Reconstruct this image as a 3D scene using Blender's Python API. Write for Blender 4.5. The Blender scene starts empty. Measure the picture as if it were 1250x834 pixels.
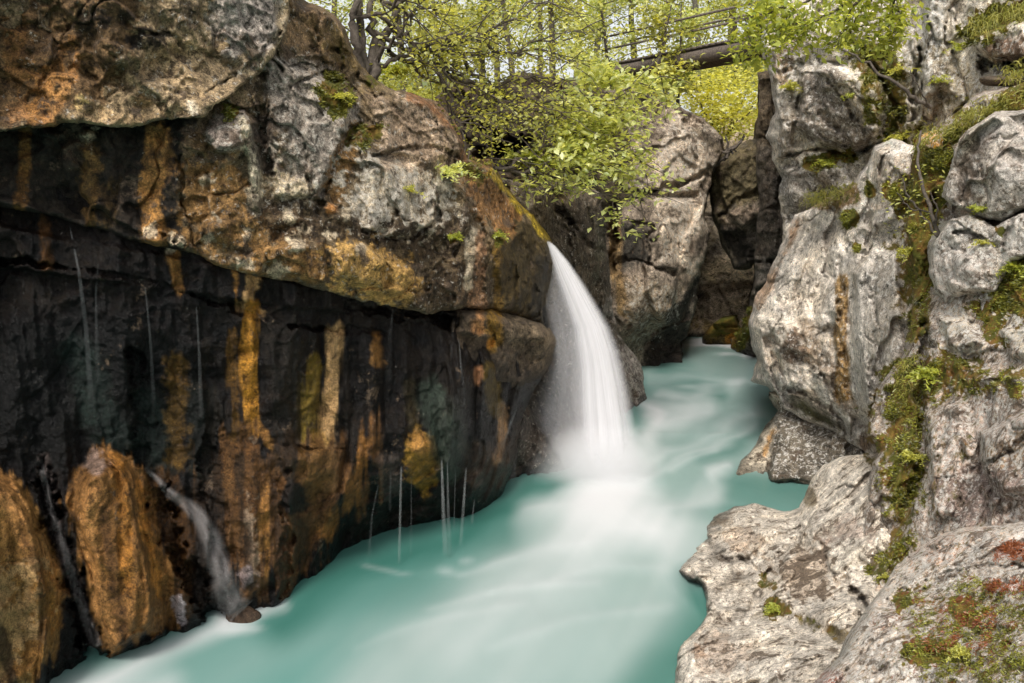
import bpy, math, random
import numpy as np
random.seed(7); rng = np.random.default_rng(7)
scene = bpy.context.scene; COL = scene.collection

# ------------------------------------------------------------------ camera
F_PX = 1082.0; PITCH = math.radians(9.0); CAM = np.array([0.0, 0.0, 4.5])
cd = bpy.data.cameras.new('camera'); cam = bpy.data.objects.new('camera', cd); COL.objects.link(cam)
cam.location = CAM; cam.rotation_euler = (math.pi/2-PITCH, 0, 0)
cd.sensor_width = 36; cd.lens = 36*F_PX/1250; cd.clip_start = .05; cd.clip_end = 600
scene.camera = cam
SP, CP = math.sin(PITCH), math.cos(PITCH)

def at(px, py, Y):
    """place seen at photo pixel (px,py) and Y metres ahead of the viewpoint"""
    px = np.asarray(px, float); py = np.asarray(py, float); Y = np.asarray(Y, float)
    x = (px-625)/F_PX; u = (417-py)/F_PX
    dy = CP+u*SP; dz = -SP+u*CP
    k = Y/dy
    return np.stack(np.broadcast_arrays(x*k, Y, CAM[2]+dz*k), -1)
def proj(P):
    d = P-CAM; f = d[..., 1]*CP-d[..., 2]*SP; u = d[..., 1]*SP+d[..., 2]*CP
    f = np.where(f < .01, .01, f)
    return 625+F_PX*d[..., 0]/f, 417-F_PX*u/f
def W(px, py, z=0.0):
    u = (417-py)/F_PX; dy = CP+u*SP; dz = -SP+u*CP
    return (z-CAM[2])/dz*dy

# ------------------------------------------------------------------ numpy noise
def _h(ix, iy, iz, s):
    n = (ix.astype(np.int64)*374761393 + iy.astype(np.int64)*668265263 + iz.astype(np.int64)*2147483647 + s*1274126177) & 0xffffffff
    n = ((n ^ (n >> 13))*1274126177) & 0xffffffff
    n = ((n ^ (n >> 16))*2246822519) & 0xffffffff
    n = n ^ (n >> 15)
    return (n & 0xffffff)/float(0xffffff)
def vnoise(P, s=0):
    i = np.floor(P); f = P-i; f = f*f*f*(f*(f*6-15)+10); i = i.astype(np.int64); r = 0
    for dx in (0, 1):
        wx = f[:, 0] if dx else 1-f[:, 0]
        for dy in (0, 1):
            wy = f[:, 1] if dy else 1-f[:, 1]
            for dz in (0, 1):
                wz = f[:, 2] if dz else 1-f[:, 2]
                r = r+_h(i[:, 0]+dx, i[:, 1]+dy, i[:, 2]+dz, s)*wx*wy*wz
    return r*2-1
def fbm(P, freq, octv=4, gain=.5, s=0, ridged=False):
    r = np.zeros(len(P)); a = 1.0; t = 0
    R = np.array([[.8, .6, 0], [-.48, .64, .6], [.36, -.48, .8]])
    Q = P*freq+17.3
    for o in range(octv):
        n = vnoise(Q, s+o)
        if ridged: n = 1-2*np.abs(n)
        r += a*n; t += a; a *= gain; Q = (Q@R)*2.03+5.1
    return r/t*1.6
def worley(P, s=0):
    i = np.floor(P).astype(np.int64); f1 = np.full(len(P), 9.); f2 = f1.copy(); cid = np.zeros(len(P)); cen = np.zeros_like(P)
    for dx in (-1, 0, 1):
        for dy in (-1, 0, 1):
            for dz in (-1, 0, 1):
                c = i+np.array([dx, dy, dz])
                q = np.stack([c[:, k]+_h(c[:, 0], c[:, 1], c[:, 2], s+11*k+3) for k in range(3)], 1)
                d = np.sqrt(((P-q)**2).sum(1)); idd = _h(c[:, 0], c[:, 1], c[:, 2], s+77)
                m = d < f1
                f2 = np.where(m, f1, np.minimum(f2, d)); cid = np.where(m, idd, cid); cen = np.where(m[:, None], q, cen); f1 = np.where(m, d, f1)
    return f1, f2, cid, cen
def facets(P, freq, s=0):
    """broken planar facets: each cell is a tilted plane"""
    f1, f2, cid, cen = worley(P*freq, s); d = P*freq-cen
    t = np.stack([np.sin(cid*91.7+s), np.sin(cid*53.1+2+s), np.sin(cid*37.9+4+s)], 1)
    return ((cid-.5)*.9+(d*t).sum(1)*.9)*sstep(0, .05, f2-f1)
def sstep(a, b, x):
    t = np.clip((x-a)/(b-a), 0, 1); return t*t*(3-2*t)

# ------------------------------------------------------------------ 2D distances (positive inside)
def seg_dist(Q, pts, closed):
    pts = np.asarray(pts, float); n = len(pts); d2 = np.full(len(Q), 1e12)
    for k in range(n if closed else n-1):
        a = pts[k]; b = pts[(k+1) % n]; e = b-a; w = Q-a
        t = np.clip((w@e)/max(e@e, 1e-9), 0, 1)
        v = w-t[:, None]*e; d2 = np.minimum(d2, (v*v).sum(1))
    return np.sqrt(d2)
def inside(Q, pts):
    pts = np.asarray(pts, float); n = len(pts); c = np.zeros(len(Q), bool)
    for k in range(n):
        x1, y1 = pts[k]; x2, y2 = pts[(k+1) % n]
        if y1 == y2: continue
        m = (Q[:, 1] < max(y1, y2)) & (Q[:, 1] >= min(y1, y2))
        xi = x1+(Q[:, 1]-y1)*(x2-x1)/(y2-y1)
        c ^= m & (Q[:, 0] < xi)
    return c
def sdf(Q, pts):
    d = seg_dist(Q, pts, True); return np.where(inside(Q, pts), d, -d)
def shape_d(Q, sh, marg):
    """signed distance inside a shape, computed only near it"""
    kind, pts, w = sh; a = np.asarray(pts, float)
    lo = a.min(0)-w-marg; hi = a.max(0)+w+marg
    m = (Q > lo).all(1) & (Q < hi).all(1); r = np.full(len(Q), -1e3)
    if m.any():
        q = Q[m]
        if kind == 'poly': r[m] = sdf(q, pts)
        elif len(a) == 1: r[m] = w-np.sqrt(((q-a[0])**2).sum(1))
        else: r[m] = w-seg_dist(q, pts, False)
    return r
def rbf(ctrl, Q):
    c = np.array(ctrl, float); X = c[:, :2]/100; n = len(X)
    D = np.sqrt(((X[:, None]-X[None])**2).sum(2))
    A = np.zeros((n+3, n+3)); A[:n, :n] = D-np.eye(n)*.03; A[:n, n] = 1; A[:n, n+1:] = X; A[n, :n] = 1; A[n+1:, :n] = X.T
    s = np.linalg.solve(A, np.concatenate([c[:, 2], [0, 0, 0]]))
    out = np.zeros(len(Q)); q = Q/100
    for k in range(0, len(q), 50000):
        qq = q[k:k+50000]; D = np.sqrt(((qq[:, None]-X[None])**2).sum(2))
        out[k:k+50000] = D@s[:n]+s[n]+qq@s[n+1:]
    return out

def lin(c):
    c = np.array(c, float)/255; return np.where(c <= .04045, c/12.92, ((c+.055)/1.055)**2.4)

# ------------------------------------------------------------------ objects
def mesh_obj(name, V, Fc, mat, parent=None, smooth=True, attrs=None, origin=None):
    V = np.asarray(V, float)
    if parent is not None: origin = np.array(parent.location)
    elif origin is None:
        origin = np.array([V[:, 0].mean(), V[:, 1].mean(), V[:, 2].min()])
    me = bpy.data.meshes.new(name)
    V = V-origin
    if isinstance(Fc, np.ndarray):
        k = Fc.shape[1]
        me.vertices.add(len(V)); me.vertices.foreach_set('co', V.ravel())
        me.loops.add(Fc.size); me.loops.foreach_set('vertex_index', Fc.ravel().astype(np.int32))
        me.polygons.add(len(Fc)); me.polygons.foreach_set('loop_start', np.arange(0, Fc.size, k, dtype=np.int32))
        me.polygons.foreach_set('loop_total', np.full(len(Fc), k, dtype=np.int32))
        me.update(calc_edges=True)
    else:
        me.from_pydata([tuple(v) for v in V], [], Fc); me.update()
    me.validate()
    if smooth: me.polygons.foreach_set('use_smooth', np.ones(len(me.polygons), bool))
    for an, (typ, dat) in (attrs or {}).items():
        a = me.attributes.new(an, typ, 'POINT')
        if typ == 'FLOAT': a.data.foreach_set('value', np.asarray(dat, np.float32))
        else: a.data.foreach_set('color', np.concatenate([dat, np.ones((len(dat), 1))], 1).astype(np.float32).ravel())
    if mat: me.materials.append(mat)
    o = bpy.data.objects.new(name, me); COL.objects.link(o)
    if parent is not None: o.parent = parent
    else: o.location = origin
    return o
def empty(name, loc):
    o = bpy.data.objects.new(name, None); COL.objects.link(o); o.location = [float(v) for v in loc]; o.empty_display_size = .2
    return o
def tag(o, label=None, cat=None, group=None, kind=None):
    if label: o['label'] = label
    if cat: o['category'] = cat
    if group: o['group'] = group
    if kind: o['kind'] = kind
    return o

# ------------------------------------------------------------------ materials
class NT:
    def __init__(s, name):
        s.m = bpy.data.materials.new(name); s.m.use_nodes = True; s.t = s.m.node_tree; s.t.nodes.clear()
        s.out = s.t.nodes.new('ShaderNodeOutputMaterial')
    def n(s, typ, **kw):
        nd = s.t.nodes.new(typ)
        for k, v in kw.items():
            if k.startswith('i_'):
                key = k[2:]; nd.inputs[int(key) if key.isdigit() else key.replace('_', ' ')].default_value = v
            else: setattr(nd, k, v)
        return nd
    def l(s, a, b): s.t.links.new(a, b)
    def math(s, op, a, b=None, clamp=False):
        nd = s.n('ShaderNodeMath', operation=op); nd.use_clamp = clamp
        for i, v in enumerate((a, b)):
            if v is None: continue
            if isinstance(v, (int, float)): nd.inputs[i].default_value = v
            else: s.l(v, nd.inputs[i])
        return nd.outputs[0]
    def mr(s, v, a, b, c=0., d=1., smooth=False):
        nd = s.n('ShaderNodeMapRange', i_1=a, i_2=b, i_3=c, i_4=d)
        if smooth: nd.interpolation_type = 'SMOOTHSTEP'
        s.l(v, nd.inputs[0]); return nd.outputs[0]
    def mix(s, f, a, b, mode='MIX'):
        nd = s.n('ShaderNodeMix', data_type='RGBA', blend_type=mode)
        for i, v in ((0, f), (6, a), (7, b)):
            if isinstance(v, (int, float)): nd.inputs[i].default_value = v
            elif isinstance(v, (tuple, list)): nd.inputs[i].default_value = (*v[:3], 1)
            else: s.l(v, nd.inputs[i])
        return nd.outputs[2]
    def noise(s, vec, sc, det=6, rough=.6, dist=0.):
        nd = s.n('ShaderNodeTexNoise', i_Scale=sc, i_Detail=det, i_Roughness=rough, i_Distortion=dist)
        s.l(vec, nd.inputs['Vector']); return nd.outputs[0]
    def attr(s, nm): return s.n('ShaderNodeAttribute', attribute_name=nm)

def rock_mat(name, k=1.0, bump=.5, contrast=1.0, spec=.3, rust=.2, pale=(.46, .425, .36)):
    """weathered limestone: painted stains plus mottling, lichen, pits and moss; k = texture frequency"""
    T = NT(name); co = T.n('ShaderNodeTexCoord').outputs['Object']
    col = T.attr('col').outputs['Color']; wet = T.attr('wet').outputs['Fac']; moss = T.attr('moss').outputs['Fac']; lich = T.attr('lich').outputs['Fac']
    n1 = T.noise(co, 2.2*k, 9, .68, .4); n2 = T.noise(co, 11*k, 8, .72, .2); n3 = T.noise(co, 38*k, 5, .75)
    vor = T.n('ShaderNodeTexVoronoi', i_Scale=26*k); T.l(co, vor.inputs['Vector'])
    vd = T.n('ShaderNodeTexVoronoi', i_Scale=5.5*k, feature='DISTANCE_TO_EDGE')
    wp = T.n('ShaderNodeVectorMath', operation='MULTIPLY_ADD'); nn = T.n('ShaderNodeTexNoise', i_Scale=4*k, i_Detail=5); T.l(co, nn.inputs['Vector'])
    T.l(nn.outputs['Color'], wp.inputs[0]); wp.inputs[1].default_value = (.35/k,)*3; T.l(co, wp.inputs[2]); T.l(wp.outputs[0], vd.inputs['Vector'])
    crack = T.mr(vd.outputs['Distance'], 0.0, .02, 0, 1)
    ckm = T.mr(n1, .5, .58, 1, 0); crack = T.math('MAXIMUM', crack, ckm)
    m = T.mr(n1, .38, .62, 1-.42*contrast, 1+.38*contrast); m2 = T.mr(n2, .38, .62, 1-.5*contrast, 1+.45*contrast); m3 = T.mr(n3, .36, .64, 1-.5*contrast, 1+.45*contrast)
    mm = T.math('MULTIPLY', T.math('MULTIPLY', m, m2), m3)
    c = T.mix(1., col, T.n('ShaderNodeCombineColor').outputs[0], 'MULTIPLY')
    cc = c.node; cmb = cc.inputs[7].links[0].from_node
    for i in range(3): T.l(mm, cmb.inputs[i])
    # hue drift warm / cool
    n4 = T.noise(co, 1.3*k, 5, .6); c = T.mix(T.mr(n4, .45, .7, 0, .35), c, T.mix(1., c, (1.12, .97, .76), 'MULTIPLY'))
    # dark pits
    pit = T.mr(n2, .43, .385, 0, 1); pit2 = T.mr(vor.outputs['Distance'], .16, .07, 0, 1)
    pit = T.math('MAXIMUM', pit, T.math('MULTIPLY', pit2, T.mr(n1, .45, .6, 0, .8)))
    c = T.mix(T.math('MULTIPLY', pit, .62), c, T.mix(1., c, (.22, .19, .16), 'MULTIPLY'))
    c = T.mix(T.math('MULTIPLY', T.math('SUBTRACT', 1., crack), .6), c, (.02, .017, .013))
    # pale lichen
    n5 = T.noise(co, 12*k, 9, .8, .1)
    lf = T.mr(T.math('ADD', n5, T.math('MULTIPLY', lich, .3)), .655, .69, 0, .85)
    c = T.mix(lf, c, pale)
    nb = T.noise(co, 2.6*k, 12, .76, .15); brn = T.attr('brn').outputs['Fac']
    bf = T.mr(T.math('ADD', nb, T.math('MULTIPLY', brn, .25)), .615, .64, 0, .85)
    c = T.mix(bf, c, T.mix(T.mr(n3, .4, .6), (.045, .032, .022), (.15, .105, .07)))
    gr = T.noise(co, 75*k, 3, .6); c = T.mix(T.mr(gr, .45, .415, 0, .62), c, T.mix(1., c, (.28, .25, .22), 'MULTIPLY')); c = T.mix(T.mr(gr, .57, .60, 0, .5), c, T.mix(1., c, (1.7, 1.68, 1.62), 'MULTIPLY'))
    # moss cushions
    n6 = T.noise(co, 5*k, 8, .7)
    mf = T.mr(T.math('ADD', T.math('MULTIPLY', moss, .75), T.math('MULTIPLY', n6, .7)), .66, .74, 0, 1)
    mc = T.mix(T.mr(T.noise(co, 3*k, 3, .5), .42, .6), (.12, .12, .016), (.24, .15, .028)); mc = T.mix(T.mr(T.noise(co, 4.3*k, 3, .5), .55, .60, 0, rust), mc, (.26, .075, .03))
    mc = T.mix(T.mr(n3, .35, .7), T.mix(1., mc, (.48, .48, .48), 'MULTIPLY'), mc)
    c = T.mix(mf, c, mc)
    rough = T.math('SUBTRACT', .92, T.math('MULTIPLY', wet, T.mr(n2, .4, .6, .52, .75)))
    p = T.n('ShaderNodeBsdfPrincipled'); T.l(c, p.inputs['Base Color']); T.l(rough, p.inputs['Roughness'])
    p.inputs['Specular IOR Level'].default_value = spec
    h = T.math('ADD', T.math('MULTIPLY', n2, .5), T.math('MULTIPLY', n3, .5)); h = T.math('ADD', h, T.math('MULTIPLY', crack, .12)); h = T.math('ADD', h, T.math('MULTIPLY', n1, .7))
    b = T.n('ShaderNodeBump', i_Strength=bump, i_Distance=.11/k); T.l(h, b.inputs['Height']); T.l(b.outputs[0], p.inputs['Normal'])
    T.l(p.outputs[0], T.out.inputs[0]); return T.m

def leaf_mat(name, a, b, tr=.58):
    T = NT(name); t = T.attr('tint').outputs['Fac']
    c = T.mix(t, a, b); d = T.n('ShaderNodeBsdfDiffuse'); T.l(c, d.inputs[0])
    x = T.n('ShaderNodeBsdfTranslucent'); T.l(T.mix(1., c, (1.35, 1.25, .6), 'MULTIPLY'), x.inputs[0])
    g = T.n('ShaderNodeBsdfGlossy', i_Roughness=.45); g.inputs[0].default_value = (.9, .95, .9, 1)
    m = T.n('ShaderNodeMixShader', i_0=tr); T.l(d.outputs[0], m.inputs[1]); T.l(x.outputs[0], m.inputs[2])
    m2 = T.n('ShaderNodeMixShader', i_0=.05); T.l(m.outputs[0], m2.inputs[1]); T.l(g.outputs[0], m2.inputs[2])
    T.l(m2.outputs[0], T.out.inputs[0]); return T.m
def bark_mat(name, a, b):
    T = NT(name); co = T.n('ShaderNodeTexCoord').outputs['Object']
    n = T.noise(co, 18, 6, .7); c = T.mix(T.mr(n, .35, .65), a, b)
    p = T.n('ShaderNodeBsdfPrincipled', i_Roughness=.9); T.l(c, p.inputs['Base Color'])
    bp = T.n('ShaderNodeBump', i_Strength=.6, i_Distance=.02); T.l(n, bp.inputs['Height']); T.l(bp.outputs[0], p.inputs['Normal'])
    T.l(p.outputs[0], T.out.inputs[0]); return T.m

M_MID = rock_mat('limestone', 1.0, .7); M_NEAR = rock_mat('limestone_near', 1.8, .7, .85, .3, .4, (.64, .61, .56)); M_CLOSE = rock_mat('limestone_close', 3.0, .7, .9, .3, .9, (.68, .645, .59)); M_PALE = rock_mat('pale_limestone', 1.1, .7, .88, .3, .3, (.68, .65, .60)); M_FAR = rock_mat('limestone_far', .75, .7)
M_WET = rock_mat('wet_limestone', 1.1, .6, .7, .17)
M_BARK = bark_mat('bark', (.035, .026, .02), (.11, .09, .07))
M_GREYBARK = bark_mat('grey_bark', (.07, .06, .05), (.2, .18, .15))
M_WOOD = bark_mat('old_timber', (.045, .035, .028), (.14, .11, .09))
M_LEAF = leaf_mat('leaf_spring', (.17, .185, .035), (.74, .73, .20))
M_LEAF_BR = leaf_mat('leaf_bright', (.28, .34, .08), (.80, .82, .42))
M_LEAF_DK = leaf_mat('leaf_fresh_green', (.18, .23, .03), (.58, .60, .12), .5)
M_GRASS = leaf_mat('grass_blades', (.18, .20, .03), (.44, .40, .11), .35)
M_MOSS = leaf_mat('moss_fibres', (.055, .065, .008), (.21, .19, .02), .25)
M_YMOSS = leaf_mat('yellow_moss_fibres', (.14, .15, .015), (.38, .37, .045), .3)
M_RUST = leaf_mat('rust_moss_fibres', (.16, .045, .014), (.34, .10, .03), .25)

# ------------------------------------------------------------------ rock builder
def jit(a): return np.asarray(a, float)
def relief(name, outline, ctrl, feats=(), cracks=(), strokes=(), base=(110, 100, 85), mat=None, parent=None,
           step=1.9, back=3.0, edge=6, edge_m=.25, disp=(.12, .9, .05, 3.2), flute=0., cell=.06, cellf=1.1, jag=3.0, seed=0,
           wet=0., moss=0., lich=0., brn=.2, topmoss=0., mott=.22, rough_=1.):
    outline = jit(outline); lo = outline.min(0)-8; hi = outline.max(0)+8
    xs = np.arange(lo[0], hi[0], step); ys = np.arange(lo[1], hi[1], step)
    gx, gy = np.meshgrid(xs, ys); sh = gx.shape; Q = np.stack([gx.ravel(), gy.ravel()], 1)
    def wob(Q, amp):
        q3 = np.concatenate([Q, np.full((len(Q), 1), seed*13.7)], 1)
        return Q+amp*np.stack([fbm(q3, 1/42., 5, .62, 100+seed), fbm(q3, 1/42., 5, .62, 140+seed)], 1)
    s = sdf(wob(Q, jag), outline).reshape(sh)
    # snap outside vertices on to the outline
    gyy, gxx = np.gradient(s, step); m = s < 0
    g2 = gxx**2+gyy**2+1e-6
    k = np.where(m, np.clip(-s, 0, 2.2*step)/np.sqrt(g2), 0)/np.sqrt(g2)
    X2 = gx+gxx*k; Y2 = gy+gyy*k
    ok = s > -1.3*step
    cell_ok = ok[:-1, :-1] & ok[1:, :-1] & ok[:-1, 1:] & ok[1:, 1:]
    cell_ok &= (np.maximum.reduce([s[:-1, :-1], s[1:, :-1], s[:-1, 1:], s[1:, 1:]]) > 0)
    used = np.zeros(sh, bool)
    for a in (slice(None, -1), slice(1, None)):
        for b in (slice(None, -1), slice(1, None)): used[a, b] |= cell_ok
    idx = -np.ones(sh, np.int64); idx[used] = np.arange(used.sum())
    q = np.stack([X2[used], Y2[used]], 1); sd = np.maximum(s[used], 0)
    a = idx[:-1, :-1][cell_ok]; b = idx[:-1, 1:][cell_ok]; c = idx[1:, 1:][cell_ok]; d = idx[1:, :-1][cell_ok]
    quads = np.stack([a, d, c, b], 1)
    D = rbf(ctrl, q); scale = D/F_PX
    qw = wob(q, 3.5)
    for f in feats:            # (shape, height_m, soft_px)
        dd = shape_d(qw, f[0], f[2]+4); D -= f[1]*sstep(0, f[2], dd)
    nzc = fbm(np.concatenate([q, np.full((len(q), 1), seed*7.1)], 1), 1/18., 4, .65, 280+seed)
    for cpts, w, dep in cracks:
        dd = shape_d(wob(q, 9), ('line', cpts, w*1.3), 6); D += dep*(1+.6*nzc)*sstep(0, w*.9, dd+w*.9*nzc)
    P = at(q[:, 0], q[:, 1], D)
    big, fb, sm, fs = disp
    D = D-big*fbm(P, fb, 3, .5, seed)-sm*fbm(P, fs, 5, .6, seed+20)
    rg = fbm(P, fb*1.6, 4, .55, seed+30, True); D -= big*.4*rg
    if flute:
        Pf = P*np.array([1, 1, .16]); D -= flute*fbm(Pf, 2.2, 4, .55, seed+50)
    if cell:
        Pw = P+.25*np.stack([fbm(P, 1.5, 3, .5, seed+60+i) for i in range(3)], 1)
        D -= cell*1.5*facets(Pw, cellf, seed+5)
    Ym = float(np.median(D)); lam = Ym/F_PX
    Pw = P+lam*7*np.stack([fbm(P, 1/(lam*30), 2, .5, seed+90+i) for i in range(3)], 1)
    msk = .35+.65*sstep(-.3, .4, fbm(P, 1/(lam*140), 3, .5, seed+95))
    D -= rough_*lam*(10*facets(Pw, 1/(lam*62), seed+6)*msk+3.2*facets(Pw, 1/(lam*24), seed+7)*msk)
    D -= rough_*lam*(1.9*fbm(P, 1/(lam*11), 3, .75, seed+97)+1.1*fbm(P, 1/(lam*42), 3, .6, seed+98, True))
    pitn = fbm(P, 1/(lam*16), 2, .5, seed+99); D += rough_*lam*4*sstep(.42, .75, pitn)
    t = np.clip(1-sd/edge, 0, 1); D += edge_m*(1-np.sqrt(np.clip(1-t*t, 0, 1)))
    P = at(q[:, 0], q[:, 1], D)
    # paint
    n = len(q); colr = np.tile(lin(base), (n, 1)); ch = {'wet': np.full(n, wet), 'moss': np.full(n, moss), 'lich': np.full(n, lich), 'brn': np.full(n, brn)}
    q3 = np.concatenate([q, np.full((n, 1), seed*3.1)], 1)
    nz = 1.5*fbm(q3, 1/26., 5, .68, 300+seed)+.55*fbm(q3, 1/6., 2, .7, 320+seed); nz2 = fbm(q3, 1/60., 4, .55, 330+seed); nzv = fbm(q3*np.array([1, .09, 1]), 1/12., 4, .62, 360+seed)
    colr *= np.exp(mott*nz+mott*.8*nz2)[:, None]
    if topmoss:
        Pn = P.copy(); ch['moss'] = np.maximum(ch['moss'], topmoss*sstep(.0, .5, nz2+.2*nz))
    for stx in strokes:
        shp, colx, soft, brk = stx[0], stx[1], stx[2], stx[3]; st = stx[4] if len(stx) > 4 else 1.; chs = stx[5] if len(stx) > 5 else {}
        dd = shape_d(qw, shp, soft+abs(brk)*1.9)
        soft = soft*.7; m = sstep(-soft, soft, dd+(abs(brk)*1.4*nzv+abs(brk)*.15*nz if brk < 0 else brk*(nz if shp[0] == 'poly' else .6*nz+.5*nzv)))*st*(dd > -900)
        if colx is not None: colr = colr*(1-m[:, None])+lin(colx)*m[:, None]*np.exp(.18*nz+.12*nzv)[:, None]
        for kk, vv in chs.items(): ch[kk] = ch[kk]*(1-m)+vv*m
    wl = 1-sstep(.03, .20, P[:, 2]+.07*nz); colr *= (1-.5*wl)[:, None]; ch['wet'] = np.maximum(ch['wet'], .9*wl); ch['lich'] *= 1-wl; ch['moss'] *= 1-wl
    # sides and back, so the block is solid
    e = np.concatenate([quads[:, [0, 1]], quads[:, [1, 2]], quads[:, [2, 3]], quads[:, [3, 0]]])
    key = np.minimum(e[:, 0], e[:, 1])*n+np.maximum(e[:, 0], e[:, 1])
    u, inv, cnt = np.unique(key, return_inverse=True, return_counts=True)
    be = e[cnt[inv] == 1]
    bv = np.unique(be); yb = P[:, 1].max()+back
    rem = -np.ones(n, np.int64)
    V = [P]; off = n; prev = None; rings = 5; allq = [quads]
    cen = q.mean(0)
    for r in range(1, rings+1):
        w = r/rings; Yr = P[bv, 1]*(1-w)+yb*w
        qq = q[bv]
        Pr = at(qq[:, 0], qq[:, 1], Yr)
        if r < rings: Pr = Pr+.10*np.stack([fbm(Pr, 1.1, 3, .5, seed+80+i) for i in range(3)], 1)*np.array([1, .2, 1])*min(1, w*3)
        mp = rem.copy(); mp[bv] = off+np.arange(len(bv))
        A = be if prev is None else np.stack([prev[be[:, 0]], prev[be[:, 1]]], 1); B = np.stack([mp[be[:, 0]], mp[be[:, 1]]], 1)
        allq.append(np.stack([A[:, 1], A[:, 0], B[:, 0], B[:, 1]], 1)); V.append(Pr); prev = mp; off += len(bv)
    # back cap: copy of a coarse fan to the centre
    Vc = V[-1].mean(0)[None]; V.append(Vc); ci = off
    B = np.stack([prev[be[:, 0]], prev[be[:, 1]]], 1)
    allq.append(np.stack([B[:, 1], B[:, 0], np.full(len(B), ci), np.full(len(B), ci)], 1))
    V = np.concatenate(V); Q4 = np.concatenate(allq[:-1]); fan = allq[-1][:, :3]
    ex = len(V)-n; src = np.concatenate([np.tile(bv, rings), [bv[0]]])
    colr = np.concatenate([colr, colr[src]]);
    for kk in ch: ch[kk] = np.concatenate([ch[kk], ch[kk][src]])
    at_ = {'col': ('FLOAT_COLOR', np.clip(colr, 0.004, .8))}
    for kk in ch: at_[kk] = ('FLOAT', ch[kk])
    # quads + fan tris in one mesh: fan as degenerate-free tris through from loops
    o = mesh_obj2(name, V, Q4, fan, mat or M_MID, parent, at_)
    return o, dict(P=P, q=q, moss=ch['moss'][:n], sd=sd)
def mesh_obj2(name, V, Q4, T3, mat, parent, attrs):
    me = bpy.data.meshes.new(name)
    origin = np.array(parent.location) if parent is not None else np.array([V[:, 0].mean(), V[:, 1].mean(), max(V[:, 2].min(), 0)])
    me.vertices.add(len(V)); me.vertices.foreach_set('co', (V-origin).ravel())
    li = np.concatenate([Q4.ravel(), T3.ravel()]).astype(np.int32)
    me.loops.add(len(li)); me.loops.foreach_set('vertex_index', li)
    ls = np.concatenate([np.arange(len(Q4))*4, len(Q4)*4+np.arange(len(T3))*3]).astype(np.int32)
    lt = np.concatenate([np.full(len(Q4), 4), np.full(len(T3), 3)]).astype(np.int32)
    me.polygons.add(len(ls)); me.polygons.foreach_set('loop_start', ls); me.polygons.foreach_set('loop_total', lt)
    me.update(calc_edges=True); me.polygons.foreach_set('use_smooth', np.ones(len(ls), bool))
    for an, (typ, dat) in attrs.items():
        a = me.attributes.new(an, typ, 'POINT')
        if typ == 'FLOAT': a.data.foreach_set('value', np.asarray(dat, np.float32))
        else: a.data.foreach_set('color', np.concatenate([dat, np.ones((len(dat), 1))], 1).astype(np.float32).ravel())
    me.materials.append(mat); o = bpy.data.objects.new(name, me); COL.objects.link(o)
    if parent is not None: o.parent = parent
    else: o.location = origin
    return o
def P_(pts): return ('poly', pts, 0)
def L_(pts, w): return ('line', pts, w)
def B_(x, y, r): return ('line', [(x, y)], r)
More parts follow.
